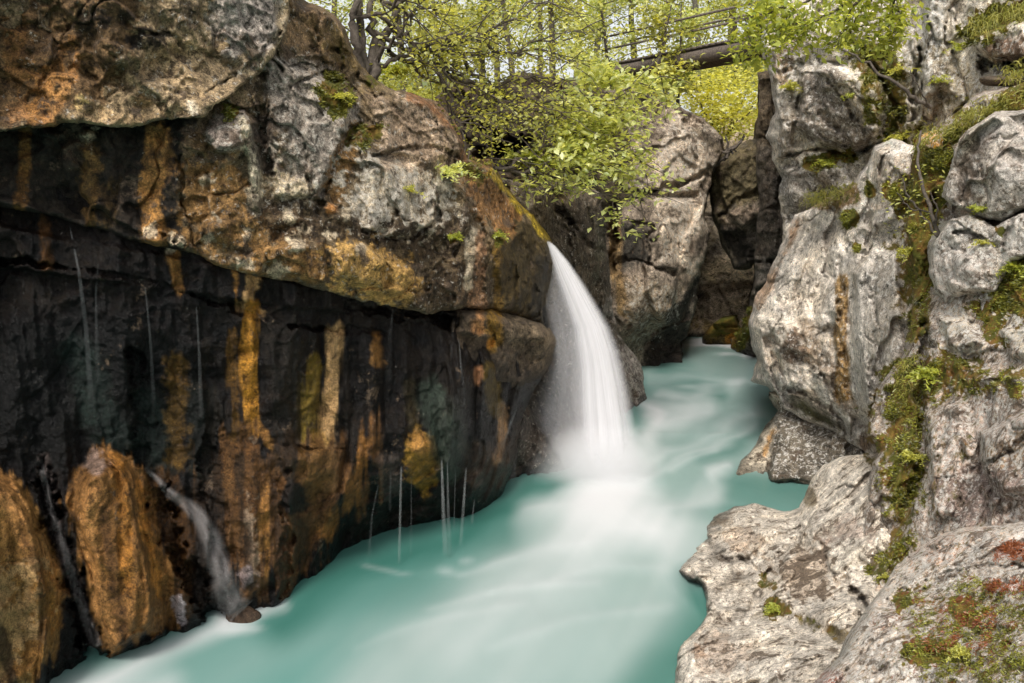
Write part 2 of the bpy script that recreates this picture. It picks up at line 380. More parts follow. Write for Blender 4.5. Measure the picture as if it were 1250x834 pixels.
#--LEFT--
# ================================================================== LEFT CLIFF
WL = [(640, 596), (600, 615), (560, 632), (500, 641), (455, 655), (420, 672), (395, 690), (350, 727), (300, 745), (215, 765), (130, 800), (60, 834), (-60, 880)]
CRACK = [(-60, 246), (0, 252), (50, 262), (90, 272), (150, 290), (230, 310), (262, 325), (300, 337), (330, 341), (400, 355), (440, 368), (480, 375), (520, 383), (560, 378), (600, 379), (640, 392), (666, 398)]
BLACK, OCH, YEL, TAN, PALE, BRN = (30, 25, 21), (128, 92, 48), (106, 88, 34), (154, 124, 84), (196, 184, 160), (74, 56, 38)
GREY, GREYV = (132, 122, 110), (120, 113, 112)
LS = [
    # --- lower wall
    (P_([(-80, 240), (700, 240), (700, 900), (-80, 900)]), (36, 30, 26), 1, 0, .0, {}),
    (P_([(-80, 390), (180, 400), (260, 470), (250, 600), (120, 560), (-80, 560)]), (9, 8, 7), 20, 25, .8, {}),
    (L_([(95, 430), (118, 500), (150, 545)], 22), (24, 34, 31), 14, 8, .7), (L_([(180, 490), (200, 560)], 20), (26, 36, 33), 14, 8, .6),
    (L_([(244, 480), (246, 560)], 20), (20, 24, 22), 10, 8, .7),
    (L_([(215, 305), (219, 355)], 7), OCH, 4, 5, .8), (B_(209, 305, 5), PALE, 3, 4), (L_([(55, 270), (55, 320)], 9), (90, 62, 34), 5, 6, .6),
    (L_([(286, 325), (288, 366)], 4), OCH, 3, 5, .9), (L_([(308, 334), (304, 364)], 7), TAN, 3, 6, .9), (L_([(292, 373), (318, 380)], 5), TAN, 3, 7, .8),
    (L_([(304, 378), (306, 410), (303, 450), (308, 490), (314, 525)], 9), (142, 100, 36), 4, -7, .95), (L_([(312, 515), (330, 545)], 5), OCH, 3, 5, .8),
    (L_([(282, 400), (284, 520), (278, 600)], 5), (100, 72, 32), 4, -7, .6),
    (L_([(408, 405), (408, 440), (403, 480), (398, 520), (400, 560), (402, 590)], 11), TAN, 5, -7, .95), (L_([(384, 450), (376, 500), (372, 560), (380, 600)], 13), YEL, 7, -9, .75),
    (L_([(390, 540), (388, 580)], 16), (134, 104, 52), 6, -8, .7),
    (L_([(459, 410), (461, 442)], 6), OCH, 4, 4, .7), (L_([(500, 470), (505, 520)], 8), (60, 52, 34), 6, 6, .6),
    (L_([(215, 440), (212, 500), (220, 560)], 12), (88, 66, 30), 8, 10, .65),
    (P_([(268, 530), (330, 540), (440, 525), (455, 600), (400, 650), (350, 725), (290, 715), (270, 640)]), (86, 60, 34), 12, -30, .85, {'wet': .8}),
    (L_([(335, 560), (322, 620), (330, 700)], 6), (138, 98, 50), 4, -8, .8), (L_([(300, 600), (310, 700)], 5), (150, 130, 110), 3, 10, .6),
    (L_([(250, 420), (256, 560), (262, 620)], 10), (30, 25, 20), 6, -8, .8), (L_([(345, 400), (350, 520), (346, 560)], 20), (28, 24, 20), 8, -14, .85), (L_([(328, 560), (340, 640), (344, 710)], 7), (48, 34, 22), 4, -7, .8), (L_([(420, 440), (430, 520), (428, 560)], 9), (32, 27, 23), 6, -8, .8), (L_([(292, 560), (298, 650), (305, 715)], 5), (40, 30, 20), 4, -6, .8), (L_([(366, 640), (374, 680)], 8), (46, 34, 22), 6, -6, .7),
    (B_(358, 612, 20), (26, 21, 18), 6, 8), (L_([(250, 600), (262, 700)], 14), (34, 26, 20), 8, -8, .8),
    (L_([(200, 590), (215, 640), (230, 740)], 14), (70, 48, 26), 8, -10, .7),
    (P_([(-80, 560), (0, 572), (22, 585), (48, 625), (76, 690), (80, 740), (62, 800), (20, 900), (-80, 900)]), (128, 94, 50), 6, -8, .95, {'wet': .6}),
    (L_([(0, 585), (30, 650), (72, 720)], 12), (160, 116, 68), 6, -8, .8), (L_([(55, 700), (66, 760)], 11), (120, 82, 36), 6, 8, .7), (P_([(-60, 690), (30, 680), (40, 760), (20, 900), (-60, 900)]), (150, 124, 88), 10, 30, .7),
    (L_([(24, 640), (50, 700), (52, 780)], 5), (70, 46, 24), 4, 6, .6), (L_([(0, 770), (18, 834)], 8), (22, 17, 14), 4, 4, .8),
    (P_([(72, 610), (86, 570), (122, 548), (156, 556), (180, 596), (190, 650), (205, 720), (212, 760), (130, 800), (108, 720), (86, 655)]), (116, 82, 44), 6, -12, .95, {'wet': .6}),
    (L_([(104, 600), (110, 660), (120, 720), (132, 785)], 12), (150, 108, 62), 6, -10, .8), (L_([(140, 560), (152, 620), (158, 720)], 7), (150, 100, 40), 5, 8, .6), (L_([(168, 590), (178, 640), (195, 730)], 4), (160, 106, 44), 3, 5, .7),
    (L_([(126, 620), (136, 700), (150, 780)], 6), (48, 32, 20), 5, 6, .6), (B_(112, 568, 14), (110, 100, 98), 8, 14, .6),
    (L_([(52, 560), (66, 640), (92, 710), (112, 800)], 9), (70, 62, 60), 5, 4, .9, {'wet': .9}), (L_([(86, 740), (96, 800)], 10), (14, 12, 11), 5, 4, .9),
    (L_([(215, 735), (222, 755)], 5), (170, 160, 165), 3, 6, .7), (B_(300, 705, 10), (120, 110, 112), 5, 12, .6),
    (P_([(495, 540), (512, 521), (530, 535), (536, 570), (520, 600), (500, 590)]), (120, 92, 34), 6, 8, .9), (B_(512, 540, 14), (150, 108, 56), 6, 10, .8),
    (L_([(445, 540), (440, 570), (420, 620), (400, 650)], 9), (122, 84, 40), 6, -10, .8), (L_([(470, 560), (478, 600)], 10), (62, 56, 52), 6, 10, .6),
    (L_([(520, 480), (540, 530), (548, 570)], 16), (48, 58, 50), 10, 8, .7), (L_([(545, 500), (560, 560)], 12), (52, 56, 50), 10, 8, .6),
    (L_([(612, 495), (614, 530), (604, 560)], 6), (150, 118, 84), 4, 5, .85), (L_([(600, 450), (606, 500)], 9), (88, 72, 28), 6, 6, .7), (L_([(584, 450), (584, 470)], 4), (140, 100, 70), 3, 4, .8),
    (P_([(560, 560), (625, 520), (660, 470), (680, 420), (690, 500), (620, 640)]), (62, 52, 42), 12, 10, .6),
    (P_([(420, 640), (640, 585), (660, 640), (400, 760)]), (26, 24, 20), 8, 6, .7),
]
nose_st = [(L_([(588, 380), (584, 400)], 7), (176, 130, 84), 4, 5, .9), (L_([(600, 375), (603, 415)], 9), (128, 96, 26), 5, 7, .8), (B_(598, 418, 5), (200, 140, 60), 3, 3, .9),
           (P_([(620, 385), (680, 400), (680, 430), (625, 420)]), (112, 98, 78), 8, 12, .6), (L_([(560, 440), (660, 470)], 16), (44, 38, 32), 10, 8, .6)]
wall_ctrl = [(x, y, W(x, y)) for x, y in WL]+[(x, y+70, W(x, y)+.5) for x, y in WL]
wall_ctrl += [(-60, 200, 7.6), (0, 400, 7.9), (0, 600, 7.7), (0, 200, 7.9), (120, 300, 8.3), (120, 480, 8.35), (110, 620, 8.15), (200, 300, 8.6), (210, 480, 8.9), (230, 600, 9.0), (300, 320, 9.1), (300, 500, 9.2), (310, 640, 9.3),
              (400, 340, 9.8), (400, 500, 9.8), (420, 600, 10.2), (490, 360, 10.7), (490, 480, 10.6), (490, 570, 10.75), (545, 400, 11.3), (545, 500, 10.9), (545, 565, 11.1), (567, 570, 11.6), (600, 450, 11.9), (605, 560, 12.3),
              (640, 400, 13.4), (650, 460, 13.3), (640, 520, 13.6), (480, 612, 11.2), (560, 600, 11.9), (420, 650, 10.9)]
left = empty('left_cliff', (-2.2, 9.6, 0))
tag(left, 'tall dark wet cliff with black and ochre stains along the left of the gorge', 'cliff')
lo_out = [(-90, 180), (0, 200), (150, 235), (300, 290), (420, 310), (520, 330), (600, 340), (655, 352), (666, 380), (670, 405), (668, 440), (655, 470), (640, 505), (628, 560), (614, 600), (600, 640), (560, 660), (500, 690), (455, 712), (400, 750), (350, 800), (300, 830), (200, 860), (130, 900), (-90, 960)]
SLOTS = [([(52, 560), (66, 640), (92, 710), (112, 800)], 11, .30), ([(190, 590), (205, 640), (235, 700), (262, 760)], 14, .22), ([(0, 320), (60, 325), (150, 338), (200, 350), (262, 372), (292, 374), (325, 388), (400, 402), (470, 410)], 3.0, .10),
         ([(255, 520), (262, 600), (272, 700)], 12, .15), ([(340, 560), (352, 640), (346, 720)], 8, .10), ([(430, 372), (480, 384), (555, 388)], 8, .3), ([(165, 440), (172, 560)], 10, .12), ([(320, 540), (400, 548), (440, 545)], 2.5, .06)]
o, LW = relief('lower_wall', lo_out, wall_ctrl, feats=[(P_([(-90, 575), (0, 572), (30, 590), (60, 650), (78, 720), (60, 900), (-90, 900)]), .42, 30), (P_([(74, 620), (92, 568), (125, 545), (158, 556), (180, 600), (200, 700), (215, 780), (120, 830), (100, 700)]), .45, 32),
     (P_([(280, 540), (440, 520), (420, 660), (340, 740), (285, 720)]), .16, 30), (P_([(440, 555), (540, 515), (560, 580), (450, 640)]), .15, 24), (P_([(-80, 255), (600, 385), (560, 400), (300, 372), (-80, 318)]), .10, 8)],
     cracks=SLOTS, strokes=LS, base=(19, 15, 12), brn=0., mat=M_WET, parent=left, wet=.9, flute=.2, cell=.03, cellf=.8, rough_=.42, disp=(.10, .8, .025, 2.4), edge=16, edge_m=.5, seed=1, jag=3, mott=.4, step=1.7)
US = [
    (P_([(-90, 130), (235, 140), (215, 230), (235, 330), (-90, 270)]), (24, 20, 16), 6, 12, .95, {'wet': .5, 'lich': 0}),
    (L_([(32, 160), (29, 205), (25, 252)], 8), (118, 84, 40), 4, 4, .85), (L_([(108, 175), (108, 225), (112, 268)], 9), (98, 74, 38), 6, 9, .8), (L_([(135, 225), (130, 268)], 9), (78, 60, 30), 6, 8, .7),
    (L_([(190, 165), (192, 205), (184, 250), (186, 300)], 16), (148, 108, 58), 6, 9, .9), (L_([(212, 180), (210, 240)], 7), (40, 32, 26), 5, 4, .8),
    (P_([(222, 195), (300, 190), (330, 270), (420, 320), (380, 350), (300, 335), (220, 305)]), (128, 96, 54), 8, 26, .85), (L_([(235, 170), (268, 190)], 14), (92, 72, 44), 6, 10, .8),
    (P_([(238, 160), (262, 138), (300, 132), (312, 160), (300, 180), (260, 188)]), (126, 116, 108), 5, 8, .9, {'lich': .4}),
    (L_([(295, 150), (308, 188), (312, 215), (312, 255)], 8), (184, 174, 150), 3, 5, .95), (L_([(322, 150), (325, 200), (340, 214)], 14), (52, 44, 38), 6, 8, .85),
    (P_([(318, 60), (400, 75), (440, 130), (440, 160), (420, 175), (400, 245), (372, 252), (330, 240), (345, 170), (322, 130)]), (148, 138, 126), 6, 12, .9, {'lich': .45}),
    (P_([(322, 218), (352, 206), (388, 225), (378, 252), (330, 242)]), (186, 170, 142), 5, 12, .9),
    (P_([(318, 250), (400, 255), (560, 245), (570, 300), (520, 315), (400, 300), (330, 285)]), (56, 43, 30), 10, 30, .8),
    (P_([(431, 148), (445, 160), (441, 198), (424, 235), (412, 262), (396, 262), (398, 225), (414, 178)]), (122, 92, 54), 4, 9, .95), (B_(404, 256, 9), (196, 138, 80), 4, 6, .9),
    (P_([(430, 190), (470, 170), (530, 200), (560, 260), (500, 280), (430, 280), (425, 250)]), (166, 155, 136), 6, 26, .9, {'lich': .6}),
    (P_([(455, 120), (520, 118), (566, 180), (560, 210), (470, 200)]), (164, 144, 122), 6, 14, .85, {'lich': .3}), (L_([(498, 118), (530, 132), (562, 165), (568, 200)], 5), (140, 98, 62), 4, 6, .85),
    (P_([(395, 308), (425, 292), (470, 300), (516, 322), (520, 346), (495, 372), (450, 364), (402, 348)]), (176, 140, 80), 5, 16, .95),
    (P_([(530, 330), (600, 300), (600, 378), (500, 376)]), (60, 46, 30), 6, 14, .8),
    (P_([(598, 300), (628, 262), (660, 280), (676, 320), (670, 400), (600, 380)]), (66, 54, 26), 6, 8, .95, {'wet': .4, 'lich': 0}), (L_([(660, 320), (655, 380)], 9), (38, 34, 26), 6, 6, .8),
    (P_([(565, 200), (600, 205), (640, 260), (610, 290), (570, 245)]), (134, 96, 54), 6, 20, .8), (L_([(600, 212), (625, 238), (640, 256), (655, 272), (668, 292)], 4), (176, 150, 44), 3, 4, .95, {'moss': .4}),
    (L_([(584, 290), (588, 370)], 7), (156, 122, 92), 4, 9, .85), (L_([(575, 285), (572, 345)], 5), PALE, 3, 8, .8), (L_([(607, 300), (604, 372)], 5), (110, 84, 30), 4, 7, .7),
    (P_([(352, -80), (440, -80), (452, 95), (400, 80), (350, 60)]), (128, 104, 76), 6, 20, .8), (P_([(395, 20), (450, 60), (460, 110), (395, 60)]), (84, 72, 32), 6, 20, .6, {'moss': .6}),
]+[(B_(x, y, r), (176, 162, 138), 3, r*1.6, .85) for x, y, r in [(108, 167, 9), (248, 219, 6), (180, 283, 7), (300, 235, 4), (218, 297, 8), (290, 318, 9), (363, 300, 10), (374, 280, 6), (398, 288, 9), (340, 330, 7), (420, 262, 8), (520, 272, 9), (487, 283, 9), (486, 240, 10), (455, 235, 12), (350, 262, 5), (440, 305, 5), (300, 293, 7), (256, 290, 8), (560, 255, 7), (540, 300, 7), (265, 265, 6), (195, 325, 4)]] \
 +[(B_(x, y, r), None, 4, r, 1, {'moss': m}) for x, y, r, m in [(412, 118, 18, .75), (280, 137, 10, .7), (470, 80, 20, .7), (552, 292, 9, .8), (608, 292, 8, .7), (460, 165, 14, .6), (575, 210, 14, .5), (430, 168, 10, .5)]]
up_out = [(-90, -90), (352, -90), (358, -5), (372, 8), (395, 14), (412, 30), (428, 60), (450, 92), (478, 112), (505, 118), (530, 126), (548, 145), (562, 172), (572, 196), (600, 206), (622, 234), (642, 256), (658, 272), (669, 294), (674, 318), (670, 350), (663, 384), (664, 398)]+CRACK[::-1]
up_ctrl = [(-60, -60, 7.0), (0, 240, 7.7), (0, 160, 7.85), (100, 160, 8.2), (100, 260, 8.1), (200, 150, 8.5), (200, 290, 8.45), (300, 140, 9.1), (300, 320, 8.85), (400, 340, 9.5), (400, 120, 9.9), (350, 0, 9.6), (350, -80, 9.4), (440, 90, 10.9), (480, 360, 10.3), (480, 220, 10.4), (560, 370, 11.2), (560, 180, 11.8), (540, 280, 11.1), (600, 210, 12.6), (600, 300, 12.0), (640, 260, 13.6), (640, 340, 13.2), (668, 300, 14.3), (664, 390, 13.9), (600, 375, 12.1)]
def blob(x, y, rx, ry, n=10): return [(x+rx*math.cos(6.283*k/n), y+ry*math.sin(6.283*k/n)) for k in range(n)]
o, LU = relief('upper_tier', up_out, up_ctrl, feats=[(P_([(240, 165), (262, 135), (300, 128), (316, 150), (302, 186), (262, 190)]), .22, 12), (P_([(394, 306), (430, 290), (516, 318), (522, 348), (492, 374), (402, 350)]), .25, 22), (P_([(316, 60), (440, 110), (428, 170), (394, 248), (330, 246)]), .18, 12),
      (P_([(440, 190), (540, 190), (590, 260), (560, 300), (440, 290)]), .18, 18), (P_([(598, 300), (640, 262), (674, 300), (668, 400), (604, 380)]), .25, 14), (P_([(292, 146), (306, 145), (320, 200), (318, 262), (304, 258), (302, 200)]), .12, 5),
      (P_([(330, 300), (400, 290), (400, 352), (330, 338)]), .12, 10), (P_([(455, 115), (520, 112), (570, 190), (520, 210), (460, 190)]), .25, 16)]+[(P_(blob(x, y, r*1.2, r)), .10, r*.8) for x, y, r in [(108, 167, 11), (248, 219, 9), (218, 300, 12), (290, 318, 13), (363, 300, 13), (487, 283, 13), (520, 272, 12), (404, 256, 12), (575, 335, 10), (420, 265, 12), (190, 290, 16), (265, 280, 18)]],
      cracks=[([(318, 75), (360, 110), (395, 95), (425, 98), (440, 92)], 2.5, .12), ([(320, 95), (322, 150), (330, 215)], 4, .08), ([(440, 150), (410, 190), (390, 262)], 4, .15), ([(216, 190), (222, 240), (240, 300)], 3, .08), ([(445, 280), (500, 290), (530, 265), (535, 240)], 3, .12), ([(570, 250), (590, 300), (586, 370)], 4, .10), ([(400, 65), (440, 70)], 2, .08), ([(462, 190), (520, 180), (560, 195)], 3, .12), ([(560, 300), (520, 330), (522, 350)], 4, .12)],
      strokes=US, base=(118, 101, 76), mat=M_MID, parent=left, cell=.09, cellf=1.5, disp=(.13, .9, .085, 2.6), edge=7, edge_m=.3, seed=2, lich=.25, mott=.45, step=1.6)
sl_out = [(-90, -90), (352, -90), (356, 0), (350, 30), (338, 62), (320, 86), (290, 110), (266, 126), (246, 143), (205, 147), (150, 154), (110, 150), (75, 150), (45, 156), (0, 160), (-90, 164)]
SS = [(P_([(-90, -90), (190, -90), (170, 40), (130, 120), (80, 160), (-90, 170)]), (96, 72, 44), 10, 24, .85, {'lich': .15}), (L_([(78, 60), (50, 110), (36, 140)], 12), (140, 98, 50), 6, 14, .75), (L_([(95, 70), (60, 150)], 6), (166, 120, 70), 4, 10, .7), (L_([(10, 10), (30, 80)], 16), (106, 72, 34), 8, 18, .6),
      (P_(blob(110, 22, 30, 16)), (30, 24, 18), 6, 12, .8), (P_(blob(185, 48, 26, 14)), (22, 18, 15), 4, 10, .9), (P_(blob(150, 20, 14, 10)), (28, 22, 18), 4, 8, .8), (P_(blob(225, 20, 12, 14)), (60, 48, 36), 5, 10, .6),
      (P_([(258, -90), (348, -90), (342, 50), (308, 84), (268, 74), (256, 20)]), (150, 142, 134), 8, 12, .9, {'lich': .3}), (L_([(90, 142), (160, 146), (240, 128)], 10), (160, 136, 102), 6, 12, .85), (L_([(60, 60), (90, 20), (110, -40)], 3), (150, 120, 84), 3, 4, .8),
      (P_([(190, 60), (300, 70), (290, 110), (230, 138), (150, 138)]), (158, 138, 108), 8, 24, .8), (B_(100, 125, 10), (196, 168, 116), 4, 6, .9), (B_(236, 131, 9), (206, 194, 170), 3, 8, .9), (B_(22, 142, 11), (150, 112, 74), 5, 9, .8), (L_([(345, 10), (338, 60), (310, 90)], 5), (168, 150, 118), 4, 6, .8), (P_(blob(175, 125, 12, 9)), (90, 66, 26), 4, 6, .7)]
o, LSl = relief('overhanging_slab', sl_out, [(-60, -60, 7.6), (0, -60, 7.75), (0, 60, 7.55), (0, 155, 7.45), (150, 0, 8.15), (150, 148, 7.95), (250, 0, 8.75), (260, 120, 8.5), (300, 90, 8.85), (345, 0, 9.45), (350, -80, 9.6)], feats=[(P_([(90, 0), (180, -90), (250, -90), (250, 60), (120, 110)]), .12, 24), (P_([(256, -90), (350, -90), (340, 60), (300, 90), (262, 70)]), .12, 16)],
      cracks=[([(160, 36), (205, 44), (230, 62)], 3, .05), ([(108, -20), (95, 20), (65, 70), (45, 120)], 2, .03), ([(250, 110), (300, 85), (340, 40)], 2, .04)], strokes=SS, base=(142, 124, 96), mat=M_MID, parent=left, cell=.08, cellf=1.4, disp=(.13, 1.0, .08, 2.6), edge=3, edge_m=.12, rough_=1.3, jag=6, seed=3, lich=.3, mott=.45, step=1.7)
o, LN = relief('rock_nose', [(552, 372), (600, 376), (640, 388), (662, 396), (672, 406), (677, 420), (674, 440), (664, 458), (640, 476), (600, 474), (560, 452), (545, 420)], [(560, 380, 11.6), (600, 380, 12.1), (650, 400, 13.0), (675, 420, 13.35), (650, 450, 13.2), (560, 440, 11.5), (610, 430, 12.1), (610, 470, 12.4)], feats=[(P_([(560, 376), (660, 396), (672, 420), (600, 418), (556, 410)]), .18, 8)], cracks=[([(596, 376), (598, 420)], 2, .1)],
      strokes=nose_st, base=(78, 67, 53), mat=M_MID, parent=left, cell=.04, disp=(.08, 1.2, .05, 3.5), edge=14, edge_m=.5, seed=4, jag=2, back=1.2, wet=.2, step=1.6)
#--BACK--
# ================================================================== BACK CLIFFS
b1, B1d = relief('rock_wall', [(600, 215), (640, 222), (662, 226), (690, 222), (712, 232), (733, 236), (736, 262), (738, 330), (746, 380), (757, 410), (776, 440), (784, 470), (790, 490), (780, 520), (760, 600), (700, 650), (600, 650), (560, 500), (590, 300)],
      [(620, 230, 15.6), (660, 240, 16), (700, 240, 17.2), (745, 250, 19.5), (750, 400, 19.8), (786, 489, 19.4), (784, 560, 20.2), (750, 520, W(750, 512)), (715, 560, W(715, 560)), (690, 572, W(690, 572)), (640, 580, W(640, 580)), (640, 660, 15.2), (700, 660, 16), (640, 420, 15.4), (700, 420, 16.4), (690, 320, 16.3)],
      feats=[(P_([(672, 236), (730, 240), (745, 330), (700, 400), (680, 330)]), .25, 20)], cracks=[([(680, 250), (720, 300), (745, 320)], 5, .3), ([(742, 236), (744, 420)], 6, .5), ([(690, 240), (700, 360)], 4, .2)],
      strokes=[(P_([(600, 380), (740, 380), (700, 700), (560, 700)]), (56, 48, 42), 20, 8, .9, {'wet': .6}), (P_([(660, 300), (690, 240), (720, 270), (700, 360)]), (58, 52, 42), 8, 12, .7), (P_([(735, 320), (770, 330), (800, 520), (760, 520)]), (112, 102, 98), 6, 22, .8, {'lich': .6}), (P_(blob(690, 238, 14, 10)), (120, 106, 84), 4, 6, .7), (L_([(735, 280), (725, 340)], 10), (74, 78, 60), 6, 12, .6)],
      base=(108, 97, 82), mat=M_MID, cell=.12, cellf=.9, disp=(.22, .7, .12, 2.2), seed=5, lich=.3, mott=.4, back=2.5, step=1.7, edge=8)
tag(b1, 'dark grey rock wall standing directly behind the waterfall', 'rock wall')
b2, B2d = relief('cliff', [(690, 112), (742, 112), (775, 108), (800, 120), (822, 124), (845, 138), (858, 146), (880, 168), (882, 186), (868, 212), (868, 226), (858, 262), (864, 282), (862, 304), (852, 338), (850, 365), (842, 396), (838, 410), (830, 416), (834, 445), (836, 470), (780, 475), (760, 440), (740, 400), (725, 300), (715, 220)],
      [(720, 160, 22.6), (790, 140, 24.3), (860, 160, 24.6), (745, 300, 22.4), (800, 280, 22.8), (862, 280, 24.6), (760, 400, 22.3), (800, 380, 22.9), (840, 400, 24.3), (835, 446, W(835, 446)), (800, 448, W(800, 448)), (790, 420, 24.4), (828, 420, 25.0), (800, 475, 25.4), (835, 475, 25.4)],
      feats=[(P_([(750, 160), (860, 150), (870, 200), (855, 240), (760, 235)]), .3, 6), (P_([(790, 240), (862, 240), (860, 320), (830, 400), (800, 400), (780, 330)]), .45, 9), (P_([(750, 340), (800, 345), (790, 420), (765, 410)]), .3, 16)],
      cracks=[([(745, 235), (790, 232), (835, 222), (868, 212)], 2.5, .35), ([(758, 320), (800, 330), (820, 328)], 2.5, .2), ([(758, 170), (752, 240), (748, 330)], 5, .6), ([(740, 270), (800, 276), (790, 330)], 2, .15)],
      strokes=[(P_([(760, 270), (800, 275), (798, 325), (750, 335), (745, 290)]), (50, 48, 42), 6, 10, .9), (L_([(753, 272), (751, 330), (758, 380)], 8), (134, 110, 74), 4, -5, .95, {'brn': 0, 'lich': 0}), (P_([(755, 150), (790, 150), (790, 230), (755, 235)]), (136, 126, 114), 8, 14, .8), (P_([(790, 145), (868, 165), (864, 240), (850, 320), (800, 330), (800, 200)]), (188, 172, 152), 8, 20, .85, {'lich': .6}),
               (P_([(760, 345), (835, 340), (820, 400), (780, 430)]), (134, 118, 96), 6, 16, .8, {'lich': .6}), (P_([(810, 395), (850, 340), (840, 420), (830, 470), (780, 470), (785, 425)]), (44, 38, 34), 4, 6, .9), (L_([(850, 160), (875, 180)], 6), (80, 70, 50), 4, 6, .6), (P_(blob(822, 160, 6, 7)), (90, 78, 66), 3, 3, .8)],
      base=(146, 132, 116), mat=M_FAR, cell=.28, cellf=.45, rough_=.7, disp=(.10, .5, .05, 1.8), seed=6, mott=.35, back=5, step=1.6, edge=3, edge_m=.15, jag=4)
tag(b2, 'pale grey cliff with an orange streak, standing in the river at the far bend', 'cliff')
b3, B3d = relief('rock_wall', [(820, 150), (960, 130), (975, 300), (965, 480), (820, 480), (815, 300)], [(830, 200, 36), (950, 200, 35.5), (830, 420, 29.0), (900, 415, 28.8), (950, 430, 28.6), (880, 300, 32.0), (880, 360, 30.3), (830, 470, 29.6), (940, 470, 29.2), (880, 150, 37)],
      strokes=[(P_([(850, 150), (905, 150), (880, 330), (850, 400), (835, 300)]), (50, 47, 42), 6, 6, .5), (P_([(855, 320), (925, 310), (925, 410), (850, 412)]), (205, 185, 160), 6, 12, .9), (P_([(870, 230), (895, 300), (870, 320), (862, 280)]), (90, 84, 76), 4, 4, .6), (P_(blob(865, 400, 22, 9)), (112, 92, 40), 5, 8, .8, {'moss': .5})],
      base=(190, 172, 150), mat=M_FAR, cell=.12, cellf=.7, disp=(.25, .5, .12, 1.8), seed=7, mott=.3, back=4, step=1.9)
tag(b3, 'shaded tan rock wall closing the narrow gap beyond the wedged boulder', 'rock wall')
b4, B4d = relief('wedged_boulder', [(864, 212), (872, 190), (895, 184), (925, 172), (948, 190), (945, 290), (925, 312), (908, 328), (895, 329), (886, 310), (879, 290), (868, 262)], [(870, 200, 26.5), (940, 190, 25.6), (900, 260, 25.7), (900, 325, 26.3), (940, 300, 26), (870, 270, 26.6)],
      feats=[(P_([(868, 195), (940, 180), (940, 260), (905, 285), (885, 260)]), .45, 8)], cracks=[([(880, 260), (905, 250), (935, 232)], 3, .3)],
      strokes=[(P_([(862, 180), (950, 170), (945, 235), (890, 262), (866, 240)]), (96, 86, 58), 5, 18, .8, {'moss': .35}), (P_([(890, 262), (940, 245), (935, 275), (905, 285)]), (148, 132, 116), 4, 10, .9), (P_([(880, 275), (915, 283), (925, 310), (900, 332)]), (44, 40, 36), 4, 3, .9), (B_(918, 288, 8), (120, 110, 100), 3, 4, .8)],
      base=(120, 110, 94), mat=M_FAR, cell=.12, cellf=.9, disp=(.15, .8, .12, 2.2), seed=8, mott=.35, back=.9, step=1.6, edge=7, edge_m=.5)
tag(b4, 'mossy wedge shaped boulder jammed high in the far gap between two cliffs', 'boulder')
b5, B5d = relief('rock_pillar', [(925, 90), (990, 80), (1010, 300), (1000, 440), (960, 470), (900, 470), (893, 430), (890, 415), (905, 402), (915, 385), (921, 350), (924, 300), (928, 250), (922, 200), (924, 150)], [(930, 120, 24.4), (980, 100, 23.6), (930, 250, 24.6), (980, 250, 23.6), (925, 380, 25), (900, 425, W(900, 428)), (950, 446, W(950, 440)), (920, 470, 26.2), (960, 470, 25.4), (915, 400, 25.1)],
      feats=[(P_([(895, 405), (925, 380), (930, 460), (895, 460)]), .3, 10), (P_([(905, 402), (922, 340), (940, 340), (935, 440)]), .3, 10)], cracks=[([(926, 170), (960, 175)], 3, .3), ([(928, 318), (962, 330)], 2.5, .25), ([(945, 90), (940, 180)], 3, .3), ([(950, 120), (955, 300)], 4, .3)],
      strokes=[(P_([(925, 80), (948, 80), (945, 180), (925, 180)]), (92, 78, 58), 5, 10, .8), (P_([(925, 180), (975, 180), (960, 330), (925, 330)]), (84, 76, 68), 6, 14, .7, {'lich': .3}), (P_([(922, 330), (960, 330), (940, 430), (925, 380)]), (112, 106, 98), 6, 14, .8), (L_([(920, 385), (908, 405), (902, 425)], 7), (120, 108, 32), 4, 6, .9, {'moss': .75}), (L_([(900, 402), (894, 425)], 5), (150, 108, 30), 4, 5, .9), (P_([(905, 425), (950, 430), (955, 470), (900, 470)]), (62, 58, 54), 5, 5, .8)],
      base=(110, 101, 88), mat=M_FAR, cell=.14, cellf=.9, disp=(.2, .7, .12, 2.0), seed=9, mott=.35, back=3, step=1.7, edge=8, edge_m=.4)
tag(b5, 'dark narrow rock pillar with mossy foot, right of the far gap', 'rock pillar')
b6, B6d = relief('mossy_ledge', [(866, 398), (880, 388), (897, 385), (905, 400), (902, 420), (885, 424), (868, 440), (858, 440), (858, 412)], [(865, 410, 27.6), (900, 395, 27.2), (885, 424, W(885, 420)), (862, 440, 28.6)], strokes=[(P_([(850, 380), (910, 380), (905, 402), (860, 410)]), (96, 92, 22), 4, 5, .9, {'moss': .8}), (L_([(898, 392), (894, 425)], 6), (160, 112, 34), 3, 4, .9)],
      base=(92, 78, 40), mat=M_FAR, cell=.06, disp=(.12, 1., .1, 2.4), seed=10, back=1.2, step=1.5, edge=6, edge_m=.3, moss=.3)
tag(b6, 'small green and gold mossy ledge at the water edge below the wedged boulder', 'rock ledge')
